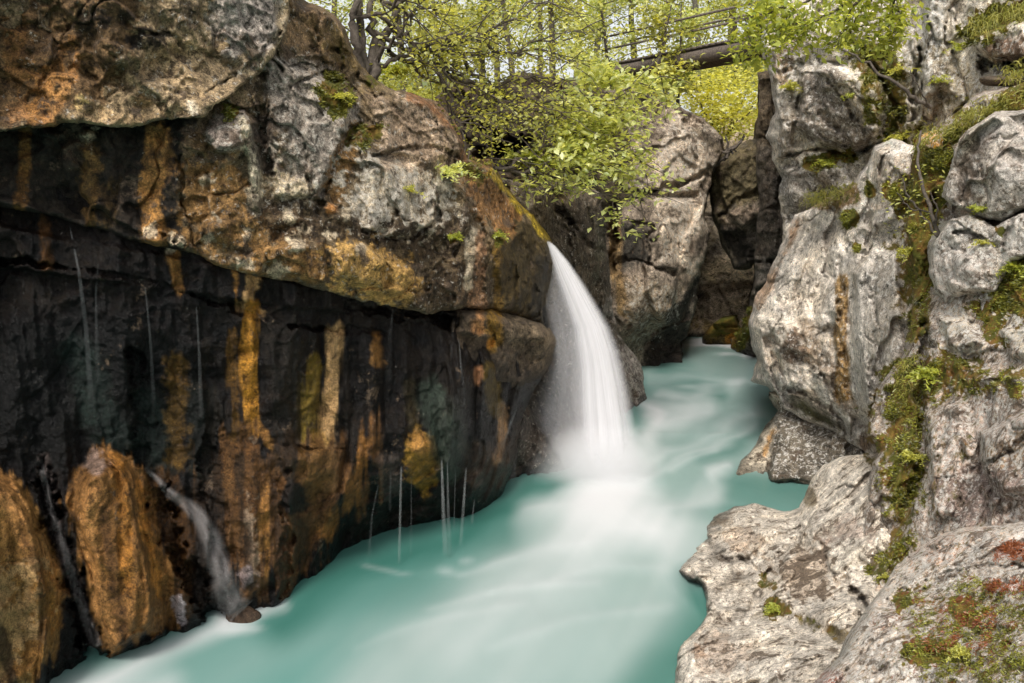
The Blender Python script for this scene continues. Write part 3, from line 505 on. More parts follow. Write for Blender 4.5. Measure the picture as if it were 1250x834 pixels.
rb, RBd = relief('rim_bank', [(535, 120), (560, 96), (600, 104), (640, 92), (690, 100), (740, 112), (775, 125), (770, 240), (700, 262), (640, 262), (590, 230), (560, 200), (540, 160)],
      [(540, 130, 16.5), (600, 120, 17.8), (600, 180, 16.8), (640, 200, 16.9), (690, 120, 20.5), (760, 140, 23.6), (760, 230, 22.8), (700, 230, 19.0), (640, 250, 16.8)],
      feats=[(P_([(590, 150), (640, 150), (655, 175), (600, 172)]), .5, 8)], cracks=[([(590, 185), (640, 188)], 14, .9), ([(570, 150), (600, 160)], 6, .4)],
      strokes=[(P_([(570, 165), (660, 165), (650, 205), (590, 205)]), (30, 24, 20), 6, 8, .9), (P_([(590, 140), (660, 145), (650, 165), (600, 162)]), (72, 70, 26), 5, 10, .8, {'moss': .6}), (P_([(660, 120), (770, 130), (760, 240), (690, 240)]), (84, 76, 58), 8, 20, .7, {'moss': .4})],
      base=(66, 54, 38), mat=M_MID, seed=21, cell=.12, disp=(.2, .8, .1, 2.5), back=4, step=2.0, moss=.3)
tag(rb, 'dark earthy bank with a shadowy hollow behind the rim of the left cliff', 'bank')
#--RIGHT--
# ================================================================== RIGHT SIDE
r1, R1d = relief('upper_cliff', [(950, -90), (1340, -90), (1340, 330), (1100, 330), (1060, 360), (1000, 360), (965, 330), (955, 295), (958, 270), (952, 240), (956, 215), (944, 195), (941, 165), (950, 135), (944, 112), (938, 80), (930, 40), (935, 0)],
      [(940, 40, 17.4), (1000, 40, 16.4), (1080, 40, 15.4), (1160, 20, 14.2), (1250, 20, 12.6), (1330, 20, 11.5), (950, 170, 17.6), (1000, 140, 16.7), (1070, 150, 15.6), (1120, 130, 14.6), (1200, 110, 13), (960, 280, 17.9), (1020, 240, 17.1), (1080, 250, 16), (1160, 240, 13.8), (1250, 150, 12), (1330, 200, 11.4), (980, 350, 18), (1150, 330, 14)],
      feats=[(P_([(968, 78), (1010, 72), (1078, 95), (1085, 160), (1050, 190), (1000, 182), (962, 150)]), .45, 16), (P_([(944, 110), (975, 90), (970, 190), (945, 195)]), .3, 10), (P_([(950, 200), (1040, 195), (1050, 240), (965, 262)]), .3, 14), (P_([(1118, -90), (1175, -90), (1160, 40), (1140, 150), (1116, 150), (1125, 60)]), .3, 10), (P_([(1185, 38), (1260, 20), (1340, 10), (1340, 72), (1215, 78), (1190, 62)]), .7, 10), (P_([(1090, 0), (1120, -20), (1118, 100), (1085, 90)]), .2, 10)],
      cracks=[([(962, 185), (1000, 184), (1045, 192), (1080, 175)], 3.5, .4), ([(1040, 40), (1080, 90), (1100, 150)], 4, .3), ([(975, 80), (972, 150)], 3, .2), ([(1120, 60), (1112, 150)], 3, .3), ([(1000, 72), (1020, 110), (1062, 170)], 4, .12), ([(985, 80), (1000, 130), (1040, 180)], 3, .10), ([(1205, 78), (1340, 82)], 8, .5), ([(1160, 60), (1180, 110), (1160, 160)], 4, .2)],
      strokes=[(P_([(975, 84), (1010, 78), (1040, 100), (1070, 150), (1060, 188), (1005, 180), (968, 150)]), (108, 98, 88), 6, 8, .9), (P_([(1015, 95), (1060, 110), (1090, 150), (1080, 170), (1050, 140)]), (188, 174, 156), 5, 10, .9), (P_([(945, 60), (990, 50), (1060, 40), (1080, 70), (1000, 78), (960, 110)]), (176, 166, 150), 5, 16, .8, {'lich': .5}),
               (P_([(950, 110), (972, 100), (970, 180), (950, 200)]), (150, 138, 124), 4, 8, .8), (P_([(952, 200), (1040, 196), (1040, 245), (960, 270)]), (112, 106, 100), 5, 14, .8), (P_([(945, 40), (975, 20), (970, 90), (945, 110)]), (112, 84, 50), 6, 12, .7),
               (L_([(990, 203), (1010, 196), (1035, 192)], 7), (90, 92, 24), 5, 8, .9, {'moss': .7}), (L_([(1070, 70), (1090, 130), (1100, 170)], 20), (112, 100, 44), 8, 24, .8, {'moss': .6}), (P_([(1080, 0), (1120, 0), (1115, 90), (1075, 60)]), (180, 170, 152), 5, 16, .8, {'lich': .5}), (P_([(1122, -90), (1172, -90), (1150, 60), (1130, 150), (1118, 120)]), (186, 176, 160), 5, 14, .8, {'lich': .7}),
               (P_([(1190, 45), (1260, 40), (1340, 30), (1340, 75), (1215, 76)]), (120, 92, 72), 5, 6, .9), (L_([(1190, 36), (1250, 12), (1340, 0)], 16), (120, 104, 50), 6, 14, .9, {'moss': .7}), (P_([(1205, 78), (1340, 80), (1340, 130), (1230, 125)]), (34, 28, 22), 6, 6, .8), (P_([(1130, 60), (1200, 70), (1210, 130), (1140, 180), (1120, 150)]), (150, 136, 112), 6, 26, .7, {'moss': .45, 'lich': .5}), (P_([(1200, 100), (1225, 90), (1240, 120), (1210, 130)]), (196, 184, 166), 4, 8, .8)],
      base=(208, 198, 182), brn=.1, mat=M_PALE, cell=.15, cellf=.9, disp=(.12, .7, .08, 2.1), seed=11, lich=.4, moss=.2, mott=.35, back=4, step=1.7, edge=9)
tag(r1, 'high pale cliff with dark sculpted hollow and moss streaks in the upper right corner', 'cliff')
# the pillar block that overhangs the river
r2, R2d = relief('leaning_pillar', [(1068, 183), (1090, 172), (1118, 180), (1128, 200), (1135, 260), (1140, 330), (1150, 420), (1150, 560), (1120, 620), (1066, 560), (1055, 548), (1040, 540), (1020, 525), (1000, 520), (975, 510), (957, 497), (950, 482), (940, 470), (922, 462), (928, 440), (918, 420), (916, 398), (922, 376), (940, 345), (952, 310), (962, 285), (975, 263), (1000, 252), (1020, 236), (1045, 225), (1060, 205)],
      [(975, 270, 15.6), (950, 330, 15.5), (920, 400, 15.4), (925, 450, 15.6), (955, 490, 15.0), (1000, 300, 14.4), (1000, 400, 13.9), (1000, 480, 14.1), (1050, 300, 13.2), (1070, 200, 13.2), (1110, 190, 12.6), (1060, 400, 12.3), (1060, 500, 12.3), (1060, 550, 12.6), (1110, 300, 12.0), (1110, 450, 10.8), (1140, 560, 9.9), (1030, 525, 13.9)],
      feats=[(P_([(1068, 183), (1118, 178), (1115, 240), (1085, 290), (1062, 280)]), .35, 12), (P_([(1038, 330), (1060, 300), (1100, 300), (1108, 420), (1090, 500), (1050, 505), (1040, 420)]), .3, 12), (P_([(918, 380), (1020, 400), (1040, 480), (1060, 545), (955, 490), (925, 455)]), .3, 16), (P_([(1046, 520), (1080, 505), (1105, 530), (1090, 570), (1060, 550)]), .3, 10)],
      cracks=[([(1028, 280), (1026, 340), (1030, 420), (1036, 500)], 3, .07), ([(1058, 210), (1062, 290), (1050, 320)], 3, .15), ([(940, 400), (960, 430), (1000, 460), (1045, 505)], 2.5, .08), ([(1010, 380), (1015, 470)], 2, .05), ([(1050, 510), (1045, 540)], 5, .2), ([(958, 470), (1000, 488), (1030, 512)], 2.5, .10), ([(1066, 310), (1064, 500)], 2.5, .08)],
      strokes=[(P_([(962, 285), (1000, 260), (1020, 270), (1022, 380), (940, 380), (945, 335)]), (210, 200, 188), 8, 10, .8, {'lich': .2}), (L_([(975, 270), (955, 320), (925, 375)], 4), (160, 120, 80), 4, 5, .7), (P_([(918, 390), (1020, 395), (1035, 470), (960, 470), (925, 445)]), (200, 188, 172), 6, 12, .8), (P_(blob(968, 425, 12, 22)), (96, 74, 56), 4, 12, .85), (L_([(985, 400), (1000, 440), (1040, 500)], 8), (122, 104, 84), 5, 12, .7),
               (P_([(955, 470), (1000, 480), (1060, 545), (1000, 520), (960, 500)]), (118, 108, 92), 4, 6, .85, {'lich': .1}), (P_([(955, 485), (1010, 505), (1030, 525), (990, 515)]), (72, 70, 36), 4, 4, .8), (L_([(1024, 345), (1024, 420), (1030, 480)], 8), (146, 116, 70), 4, -7, .95), (L_([(1048, 350), (1046, 420), (1045, 470)], 8), (216, 208, 198), 4, 5, .9), (P_([(1060, 320), (1105, 320), (1100, 440), (1062, 450)]), (150, 142, 132), 6, 12, .8, {'lich': .4}),
               (L_([(1000, 245), (1040, 235)], 12), (116, 88, 52), 5, 10, .9, {'moss': .5}), (B_(1038, 268, 12), (118, 122, 28), 4, 6, .9, {'moss': .85}), (B_(1060, 232, 9), (130, 134, 30), 4, 6, .9, {'moss': .85}), (B_(1044, 300, 6), None, 4, 5, 1, {'moss': .8}), (P_([(1072, 190), (1108, 190), (1100, 240), (1070, 270)]), (178, 162, 144), 5, 10, .8, {'lich': .4}), (B_(1085, 235, 10), None, 4, 8, 1, {'moss': .6}),
               (P_([(1090, 240), (1140, 200), (1150, 560), (1100, 520), (1108, 420), (1110, 330)]), (112, 94, 56), 8, 20, .85, {'moss': .62}), (L_([(1118, 200), (1112, 250), (1110, 330)], 6), (120, 84, 50), 5, 6, .7), (P_([(1050, 470), (1100, 455), (1120, 540), (1090, 560), (1060, 520)]), (112, 88, 44), 6, 16, .8, {'moss': .7}), (P_([(1046, 515), (1080, 505), (1090, 545), (1056, 545)]), (104, 82, 66), 4, 8, .8)],
      base=(212, 203, 192), brn=.0, mat=M_PALE, cell=.15, cellf=.9, disp=(.05, .9, .04, 3.0), seed=12, lich=.35, mott=.3, back=4, step=1.6, flute=.05, edge=5, edge_m=.2)
tag(r2, 'pale grey leaning rock pillar with rust streak, overhanging the river on the right', 'rock pillar')
r3, R3d = relief('rock_block', [(938, 478), (1000, 478), (1060, 500), (1090, 560), (1080, 620), (1000, 640), (940, 630), (895, 600), (896, 578), (903, 562), (921, 545), (938, 525), (950, 500)],
      [(898, 580, W(898, 578)), (950, 588, W(950, 589)), (1000, 590, W(1000, 591)), (1060, 592, 13.4), (945, 500, 15.4), (930, 545, 15.1), (1000, 520, 14.9), (1050, 540, 13.9), (940, 630, 14.8), (1040, 630, 14)],
      feats=[(P_([(945, 505), (1060, 520), (1060, 600), (935, 590), (940, 545)]), .25, 8)], cracks=[([(948, 505), (950, 540), (930, 590)], 2, .1), ([(1036, 535), (1030, 560)], 3, .15)],
      strokes=[(P_([(948, 490), (1090, 500), (1090, 640), (925, 640), (940, 560)]), (100, 92, 80), 4, 5, .95, {'lich': .45}), (P_([(940, 520), (948, 530), (940, 560), (925, 585), (895, 590), (905, 555)]), (188, 176, 156), 4, 5, .8), (L_([(944, 528), (934, 552)], 4), (150, 108, 50), 3, 4, .8)],  # shade under the pillar painted as a darker right side, left face paler
      base=(170, 160, 144), mat=M_PALE, cell=.05, disp=(.12, .9, .07, 3.0), seed=13, mott=.3, back=2.5, step=1.6, edge=7, edge_m=.35)
tag(r3, 'speckled rock block, shaded side coloured darker, at the water under the leaning pillar', 'boulder')
# mossy slope
r4, R4d = relief('mossy_slope', [(1118, 175), (1150, 160), (1190, 120), (1250, 100), (1340, 90), (1480, 80), (1480, 760), (1060, 760), (1050, 640), (1062, 585), (1072, 548), (1060, 530), (1062, 500), (1078, 470), (1100, 440), (1110, 400), (1118, 340), (1108, 280), (1112, 230)],
      [(1120, 200, 11.4), (1180, 160, 10.6), (1250, 130, 9.8), (1330, 120, 9.2), (1120, 320, 10.9), (1150, 300, 10.5), (1080, 480, 10.3), (1110, 430, 10.2), (1070, 560, 9.6), (1150, 420, 9.4), (1250, 350, 8.6), (1330, 350, 8.2), (1150, 540, 8.6), (1250, 480, 7.6), (1250, 600, 6.8), (1330, 600, 6.2), (1100, 640, 8.6), (1180, 640, 7.4), (1060, 660, 9.0), (1100, 760, 7.4), (1330, 760, 5.6)],
      feats=[(P_([(1140, 380), (1185, 385), (1205, 420), (1180, 440), (1150, 425)]), .25, 12), (P_([(1190, 520), (1260, 500), (1340, 520), (1340, 600), (1220, 610), (1190, 570)]), .3, 16), (P_([(1120, 500), (1180, 480), (1190, 560), (1170, 640), (1130, 640)]), .25, 18), (P_([(1215, 400), (1270, 390), (1280, 440), (1230, 440)]), .2, 12), (P_([(1150, 170), (1185, 165), (1160, 210), (1130, 210)]), .2, 10), (P_([(1066, 560), (1110, 560), (1100, 640), (1070, 640)]), .15, 10)]
        +[(P_(blob(x, y, r*1.3, r*.8)), .12, r*.7) for x, y, r in [(1080, 470, 16), (1170, 445, 18), (1195, 460, 20), (1210, 350, 18), (1235, 330, 18), (1200, 470, 22), (1090, 500, 18), (1165, 500, 14), (1240, 460, 16)]],
      cracks=[([(1130, 400), (1118, 450), (1128, 510), (1125, 560), (1105, 620)], 8, .25), ([(1180, 600), (1150, 650)], 4, .1), ([(1190, 570), (1240, 550), (1270, 530)], 3, .12), ([(1140, 240), (1150, 290), (1130, 330)], 8, .3)],
      strokes=[(P_([(1118, 175), (1150, 160), (1260, 100), (1340, 90), (1340, 180), (1170, 165), (1150, 280), (1120, 340), (1108, 260)]), (102, 96, 30), 8, 16, .9, {'moss': .75}), (B_(1137, 168, 12), (196, 140, 40), 5, 8, .9, {'moss': .2}), (L_([(1130, 200), (1140, 240), (1128, 340)], 16), (90, 84, 26), 8, 10, .8, {'moss': .8}),
               (P_([(1180, 330), (1260, 300), (1340, 300), (1340, 400), (1260, 400), (1230, 430), (1200, 400)]), (118, 88, 34), 8, 20, .9, {'moss': .7}), (P_([(1060, 470), (1100, 440), (1180, 440), (1230, 470), (1200, 490), (1130, 480), (1120, 560), (1070, 540)]), (118, 100, 62), 8, 26, .85, {'moss': .62}), (L_([(1120, 500), (1115, 560), (1105, 600)], 14), (110, 96, 50), 6, 20, .85, {'moss': .62}), (B_(1170, 545, 14), None, 5, 10, 1, {'moss': .7}), (B_(1215, 410, 14), None, 5, 10, 1, {'moss': .7}), (B_(1240, 480, 14), None, 5, 10, 1, {'moss': .65}),
               (P_([(1060, 480), (1090, 430), (1125, 400), (1160, 440), (1250, 440), (1240, 500), (1160, 500), (1150, 600), (1090, 620), (1070, 560)]), (130, 110, 76), 8, 40, .8, {'moss': .56}), (L_([(1112, 240), (1120, 320), (1118, 400)], 18), (126, 104, 44), 8, 16, .7, {'moss': .65}),
               (P_([(1140, 380), (1185, 385), (1205, 420), (1185, 438), (1150, 420)]), (186, 172, 152), 4, 8, .95, {'moss': 0, 'lich': .6}), (P_([(1225, 400), (1300, 390), (1300, 440), (1240, 440)]), (196, 184, 164), 4, 14, .9, {'moss': 0, 'lich': .6}), (P_([(1130, 500), (1190, 480), (1250, 480), (1340, 480), (1340, 640), (1120, 650)]), (172, 152, 138), 8, 24, .8, {'moss': .36, 'lich': .6}),
               (P_([(1200, 550), (1260, 520), (1260, 570), (1220, 575)]), (150, 124, 96), 4, 6, .9), (P_([(1150, 590), (1230, 570), (1250, 620), (1160, 640)]), (120, 104, 98), 5, 14, .7, {'lich': .3}), (L_([(1100, 560), (1100, 640), (1080, 700)], 14), (120, 104, 66), 6, 20, .8, {'moss': .58}), (B_(1108, 600, 10), (80, 60, 30), 4, 6, .6)],
      base=(176, 158, 142), brn=.3, mat=M_NEAR, cell=.10, cellf=1.4, disp=(.08, 1.2, .05, 3.6), seed=14, lich=.5, moss=.3, mott=.35, back=3, step=1.6)
tag(r4, 'steep rocky slope covered in olive and rust moss, between pillar and foreground slab', 'rock slope')
r5, R5d = relief('big_boulder', [(1152, 225), (1164, 182), (1182, 160), (1212, 141), (1250, 136), (1340, 130), (1340, 245), (1250, 258), (1225, 272), (1200, 268), (1178, 258), (1160, 250), (1150, 242)],
      [(1155, 235, 9.6), (1180, 180, 9.4), (1250, 150, 8.9), (1330, 180, 8.3), (1250, 250, 8.8), (1200, 260, 9.2), (1215, 200, 8.95)], feats=[(P_([(1140, 250), (1165, 180), (1215, 140), (1228, 152), (1186, 196), (1172, 255)]), -.18, 5), (P_([(1230, 140), (1340, 130), (1340, 175), (1245, 168)]), -.15, 5), (P_([(1215, 205), (1340, 190), (1340, 250), (1200, 262)]), .10, 4)], cracks=[([(1165, 200), (1200, 180), (1222, 165)], 1.5, .03), ([(1225, 165), (1245, 168), (1262, 166)], 1.5, .05), ([(1200, 205), (1205, 240)], 1.5, .04)],
      strokes=[(P_([(1170, 200), (1200, 160), (1225, 160), (1200, 200), (1195, 248), (1165, 248)]), (88, 76, 64), 6, 9, .9, {'lich': 0, 'brn': .4}), (P_([(1205, 150), (1340, 140), (1340, 240), (1215, 250), (1205, 200)]), (180, 172, 164), 10, 14, .7, {'lich': .35}), (L_([(1172, 180), (1205, 148)], 5), (178, 166, 148), 4, 5, .8)],
      base=(176, 166, 154), mat=M_NEAR, cell=.14, cellf=.9, rough_=.4, disp=(.03, 1.0, .02, 4), seed=15, lich=.4, mott=.2, back=1.8, step=1.6, edge=6, edge_m=.2, jag=3)
tag(r5, 'big smooth rounded grey boulder with dark stain at the right edge', 'boulder')
r6, R6d = relief('boulder', [(1140, 300), (1160, 268), (1185, 262), (1215, 278), (1240, 262), (1270, 250), (1340, 250), (1340, 300), (1270, 310), (1235, 320), (1222, 350), (1205, 392), (1170, 388), (1142, 360), (1136, 330)],
      [(1145, 310, 9.7), (1200, 270, 9.2), (1250, 270, 8.7), (1330, 270, 8.2), (1180, 380, 9.5), (1230, 320, 8.9), (1180, 330, 9.2)], cracks=[([(1166, 286), (1190, 289), (1218, 300)], 2, .12), ([(1160, 300), (1182, 306)], 2, .06), ([(1180, 366), (1200, 364)], 4, .08), ([(1225, 300), (1235, 270)], 3, .1)],
      strokes=[(P_([(1145, 300), (1210, 310), (1210, 390), (1145, 370)]), (168, 156, 146), 6, 12, .8, {'lich': .5}), (B_(1200, 262, 10), None, 4, 6, 1, {'moss': .7}), (B_(1222, 282, 8), None, 4, 6, 1, {'moss': .7}), (B_(1186, 368, 10), (104, 88, 74), 4, 6, .7)],
      base=(184, 175, 164), mat=M_NEAR, cell=.12, cellf=1.1, rough_=.6, disp=(.03, 1.1, .02, 3.5), seed=16, lich=.5, mott=.25, back=1.6, step=1.6, edge=6, edge_m=.2, jag=3.5)
tag(r6, 'cracked pale boulder wedged directly below the big smooth boulder', 'boulder')
# foreground ledge
led = [(984, 606), (987, 588), (1002, 570), (1023, 559), (1066, 553), (1100, 560), (1130, 600), (1140, 700), (1110, 800), (1100, 930), (800, 930), (812, 870), (820, 834), (823, 808), (829, 790), (847, 772), (862, 752), (861, 736), (856, 714), (840, 707), (830, 696), (836, 682), (847, 667), (862, 656), (860, 642), (868, 629), (897, 620), (922, 616), (944, 619), (958, 624), (976, 619)]
r7, R7d = relief('river_ledge', led, [(832, 700, W(832, 706, .02)), (866, 634, 12.0), (900, 620, 12.1), (960, 624, 11.7), (990, 590, 12.0), (1060, 560, 10.8), (1090, 600, 9.6), (860, 720, W(860, 728, .05)), (864, 750, W(864, 756, .05)), (900, 680, 10.5), (940, 660, 10.5), (1000, 640, 10.3), (1060, 640, 9.4), (1000, 700, 9.2), (1060, 720, 8.3), (940, 740, 8.9), (830, 792, W(830, 800, .1)), (822, 834, 7.75), (880, 790, 8.1), (950, 800, 7.5), (1020, 790, 7.1), (1090, 760, 7.2), (820, 920, 6.9), (900, 900, 6.6), (1000, 900, 5.9), (1100, 850, 5.8)],
      feats=[(P_([(870, 630), (960, 620), (1000, 590), (960, 660), (900, 700), (870, 690)]), .22, 22), (P_([(1000, 560), (1110, 555), (1100, 620), (1090, 680), (1040, 710), (960, 660)]), .30, 24), (P_([(925, 730), (950, 670), (1000, 660), (1080, 700), (1060, 790), (960, 760)]), .22, 20), (P_([(830, 795), (870, 755), (960, 760), (1040, 800), (1000, 900), (820, 900)]), .25, 20), (P_([(835, 690), (860, 660), (880, 690), (858, 716)]), .12, 8)],
      cracks=[([(876, 675), (905, 686), (920, 692)], 3, .12), ([(918, 742), (935, 700), (965, 660), (1010, 645)], 5, .15), ([(1045, 720), (1060, 750), (1045, 790), (1020, 815)], 7, .2), ([(1000, 660), (1010, 690), (1040, 705)], 4, .10), ([(868, 755), (910, 762), (940, 745)], 3, .08), ([(905, 685), (950, 655), (990, 640)], 3, .08)],
      strokes=[(P_(blob(980, 700, 34, 40)), (150, 126, 100), 6, 24, .6, {'brn': .85, 'moss': .35}), (P_(blob(875, 634, 22, 8)), (100, 84, 60), 4, 10, .7, {'moss': .4}), (P_(blob(905, 660, 20, 12)), (150, 128, 106), 5, 14, .6), (L_([(832, 700), (848, 710), (858, 718)], 6), (46, 40, 34), 4, 4, .9), (L_([(960, 745), (1010, 770), (1040, 780)], 10), (96, 80, 38), 5, 14, .8, {'moss': .6}), (L_([(990, 600), (992, 612)], 6), (92, 78, 44), 4, 5, .8), (B_(945, 742, 14), None, 4, 8, 1, {'moss': .6}), (L_([(930, 710), (945, 715)], 8), None, 4, 8, 1, {'moss': .55}), (P_(blob(850, 793, 9, 7)), (140, 110, 84), 3, 6, .8),
               (P_([(1060, 560), (1110, 560), (1110, 660), (1090, 640), (1080, 590)]), (120, 104, 66), 5, 16, .9, {'moss': .55}), (P_(blob(1030, 650, 30, 10)), (140, 120, 108), 5, 14, .6), (P_(blob(885, 800, 26, 18)), (150, 130, 112), 5, 18, .6), (B_(1040, 680, 14), (196, 186, 170), 4, 10, .8)],
      base=(206, 196, 182), brn=.25, mat=M_NEAR, cell=.09, cellf=1.3, disp=(.08, 1.2, .04, 3.6), seed=17, lich=.25, mott=.22, back=1.0, step=1.6, edge=9, edge_m=.4, jag=3)
tag(r7, 'pale weathered rock ledge jutting into the turquoise river at lower right', 'rock ledge')
r8, R8d = relief('foreground_slab', [(1130, 668), (1150, 655), (1180, 646), (1250, 638), (1350, 630), (1500, 615), (1500, 940), (960, 940), (985, 850), (1005, 826), (1030, 800), (1045, 770), (1062, 745), (1078, 718), (1090, 696)],
      [(1140, 670, 6.2), (1250, 645, 5.6), (1340, 640, 5.1), (1080, 730, 6.0), (1150, 720, 5.5), (1250, 700, 4.9), (1010, 830, 5.2), (1100, 800, 4.8), (1250, 800, 4.1), (1340, 800, 3.8), (1000, 930, 4.4), (1150, 930, 3.9), (1340, 930, 3.5)],
      feats=[(P_(blob(x, y, r*1.5, r*.9)), .05, r*.8) for x, y, r in [(1160, 740, 14), (1220, 720, 16), (1190, 790, 16), (1120, 790, 18), (1230, 760, 14), (1150, 830, 20), (1080, 810, 18), (1230, 830, 18), (1110, 730, 14)]],
      cracks=[([(1080, 740), (1130, 710), (1200, 690), (1260, 690)], 3, .05), ([(1020, 834), (1080, 770), (1110, 750)], 3, .06), ([(1060, 830), (1120, 800), (1190, 810)], 2.5, .05)],
      strokes=[(P_([(1130, 720), (1180, 700), (1260, 720), (1260, 834), (1120, 834), (1110, 780)]), (150, 124, 92), 8, 20, .6, {'moss': .52, 'lich': .65}), (L_([(1225, 672), (1262, 668)], 9), (140, 62, 38), 5, 10, .9), (L_([(1210, 716), (1262, 712)], 8), (136, 64, 40), 5, 12, .85), (L_([(1190, 740), (1200, 770)], 10), (136, 84, 54), 5, 10, .7), (L_([(1075, 760), (1090, 750)], 10), (140, 92, 64), 5, 10, .8), (L_([(1000, 834), (1020, 826)], 9), (136, 70, 48), 5, 8, .8), (L_([(1130, 680), (1200, 656)], 12), (160, 112, 80), 6, 20, .6), (B_(1100, 735, 10), None, 4, 8, 1, {'moss': .6}), (L_([(1120, 800), (1160, 790)], 14), None, 5, 12, 1, {'moss': .75}), (L_([(1170, 735), (1180, 760)], 12), None, 5, 12, 1, {'moss': .7})],
      base=(186, 168, 150), brn=.3, mat=M_CLOSE, cell=.04, cellf=2.6, disp=(.05, 1.8, .03, 6), seed=18, lich=.6, mott=.3, back=.6, step=1.6, edge=9, edge_m=.2, moss=.36)
tag(r8, 'close rock slab spotted with rust red moss and white lichen in the bottom right corner', 'rock slab')
#--WATER--
# ================================================================== WATER AND BED
gx, gy = np.meshgrid(np.concatenate([np.linspace(-60, -9, 12)[:-1], np.linspace(-9, 11, 300), np.linspace(11, 60, 12)[1:]]), np.concatenate([[-25, -10, 0, 3, 5], np.linspace(6.2, 36, 420), [45, 70, 120]]))
V = np.stack([gx.ravel(), gy.ravel(), np.zeros(gx.size)], 1); n, m = gx.shape
ii = np.arange(n*m).reshape(n, m); Fq = np.stack([ii[:-1, :-1], ii[:-1, 1:], ii[1:, 1:], ii[1:, :-1]], -1).reshape(-1, 4)
qx, qy = proj(V); q = np.stack([qx, qy], 1); q[V[:, 1] < 3] = 5000
wv = np.stack([fbm(V, .45, 3, .5, 500), fbm(V, .45, 3, .5, 520)], 1)
qw = q+wv*14
foam = np.full(len(V), .02); deep_shade = np.zeros(len(V)); pale = np.full(len(V), 0.)  # darker teal by the banks: water depth and cliff shade put in the colour
WS = [('pale', P_([(580, 620), (800, 560), (960, 560), (900, 620), (860, 720), (830, 860), (560, 920), (340, 900), (430, 760), (560, 670)]), 70, .9),
      ('pale', L_([(560, 900), (700, 740), (740, 660)], 60), 60, .45), ('pale', P_([(640, 590), (700, 545), (1000, 480), (1000, 600), (860, 620), (760, 700)]), 40, .7),
      ('pale', P_([(780, 420), (930, 425), (950, 500), (985, 600), (860, 600), (780, 560), (780, 480)]), 20, .6), ('pale', L_([(200, 860), (330, 790), (520, 760)], 40), 50, .35), ('deep_shade', L_([(340, 760), (440, 690), (520, 655), (610, 620)], 26), 34, 1.), ('deep_shade', L_([(610, 615), (640, 590), (720, 580)], 10), 16, .9), ('deep_shade', L_([(400, 720), (500, 690)], 40), 50, .5),
      ('deep_shade', L_([(780, 860), (850, 780), (890, 720)], 34), 34, .75), ('deep_shade', L_([(800, 455), (850, 470), (880, 480)], 8), 9, .5), ('deep_shade', L_([(820, 620), (970, 600)], 6), 12, .45), ('deep_shade', L_([(850, 700), (862, 740)], 12), 14, .9), ('deep_shade', L_([(900, 590), (985, 600)], 14), 16, .55), ('deep_shade', L_([(860, 560), (900, 545), (935, 520)], 8), 12, .45),
      ('foam', P_(blob(765, 640, 60, 22)), 44, .85), ('foam', P_(blob(738, 600, 50, 28)), 30, .85), ('foam', L_([(640, 622), (720, 612), (800, 640)], 8), 24, .55), ('foam', L_([(800, 430), (850, 424), (925, 432)], 7), 5, .95), ('foam', L_([(860, 500), (800, 510), (790, 530)], 9), 16, .55), ('foam', L_([(930, 500), (860, 530), (790, 560)], 6), 14, .35),
      ('foam', L_([(900, 470), (840, 480), (800, 478)], 3), 8, .35), ('foam', L_([(930, 520), (850, 548), (780, 590)], 3), 9, .4), ('foam', L_([(880, 545), (820, 575)], 3), 8, .4), ('foam', L_([(660, 700), (740, 680), (830, 690)], 3), 12, .25), ('foam', L_([(560, 690), (640, 664), (720, 655)], 2), 9, .3), ('foam', L_([(520, 740), (620, 706), (740, 700)], 2), 10, .22), ('foam', L_([(600, 800), (700, 750), (820, 730)], 2), 12, .2), ('foam', L_([(430, 800), (540, 752), (640, 735)], 2), 12, .18), ('foam', L_([(500, 780), (620, 700), (700, 660)], 8), 30, .14),
      ('foam', L_([(785, 490), (800, 500)], 5), 9, .7), ('foam', L_([(100, 842), (180, 800), (260, 762), (305, 740)], 9), 18, .75), ('foam', L_([(60, 850), (200, 830)], 14), 26, .45), ('foam', L_([(270, 752), (345, 735)], 6), 10, .6), ('foam', P_(blob(290, 764, 26, 7)), 10, .6),
      ('foam', L_([(448, 684), (490, 692), (500, 690)], 1.5), 6, .3), ('foam', P_(blob(545, 684, 8, 5)), 10, .4), ('foam', P_(blob(567, 672, 7, 3)), 7, .3), ('foam', L_([(560, 800), (650, 720), (720, 680)], 30), 50, .25), ('foam', L_([(895, 572), (870, 580)], 5), 8, .5), ('foam', L_([(600, 860), (720, 760)], 30), 40, .08),
      ('foam', L_([(800, 640), (850, 690), (840, 700)], 14), 24, .25), ('foam', L_([(790, 460), (940, 470)], 2), 6, .25), ('foam', L_([(870, 600), (800, 620)], 8), 16, .4)]
stk = fbm(V@np.array([[.8, -.3, 0], [.6, .1, 0], [0, 0, 1]]).T*np.array([3.2, .5, 1]), .5, 4, .5, 540)
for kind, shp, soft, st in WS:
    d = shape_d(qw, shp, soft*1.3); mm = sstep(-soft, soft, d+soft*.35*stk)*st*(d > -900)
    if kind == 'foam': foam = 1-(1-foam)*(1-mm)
    elif kind == 'deep_shade': deep_shade = np.maximum(deep_shade, mm)
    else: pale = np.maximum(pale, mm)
pale = np.clip(pale*(1+.25*stk)*(1-.85*deep_shade), 0, 1)
T = NT('river_water'); f = T.attr('foam').outputs['Fac']; dp = T.attr('deep_shade').outputs['Fac']; pl = T.attr('pale').outputs['Fac']
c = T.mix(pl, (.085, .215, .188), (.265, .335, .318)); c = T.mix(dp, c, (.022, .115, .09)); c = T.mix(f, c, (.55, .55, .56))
p = T.n('ShaderNodeBsdfPrincipled'); T.l(c, p.inputs['Base Color']); T.l(T.mr(f, 0, .6, .34, .8), p.inputs['Roughness']); p.inputs['IOR'].default_value = 1.33
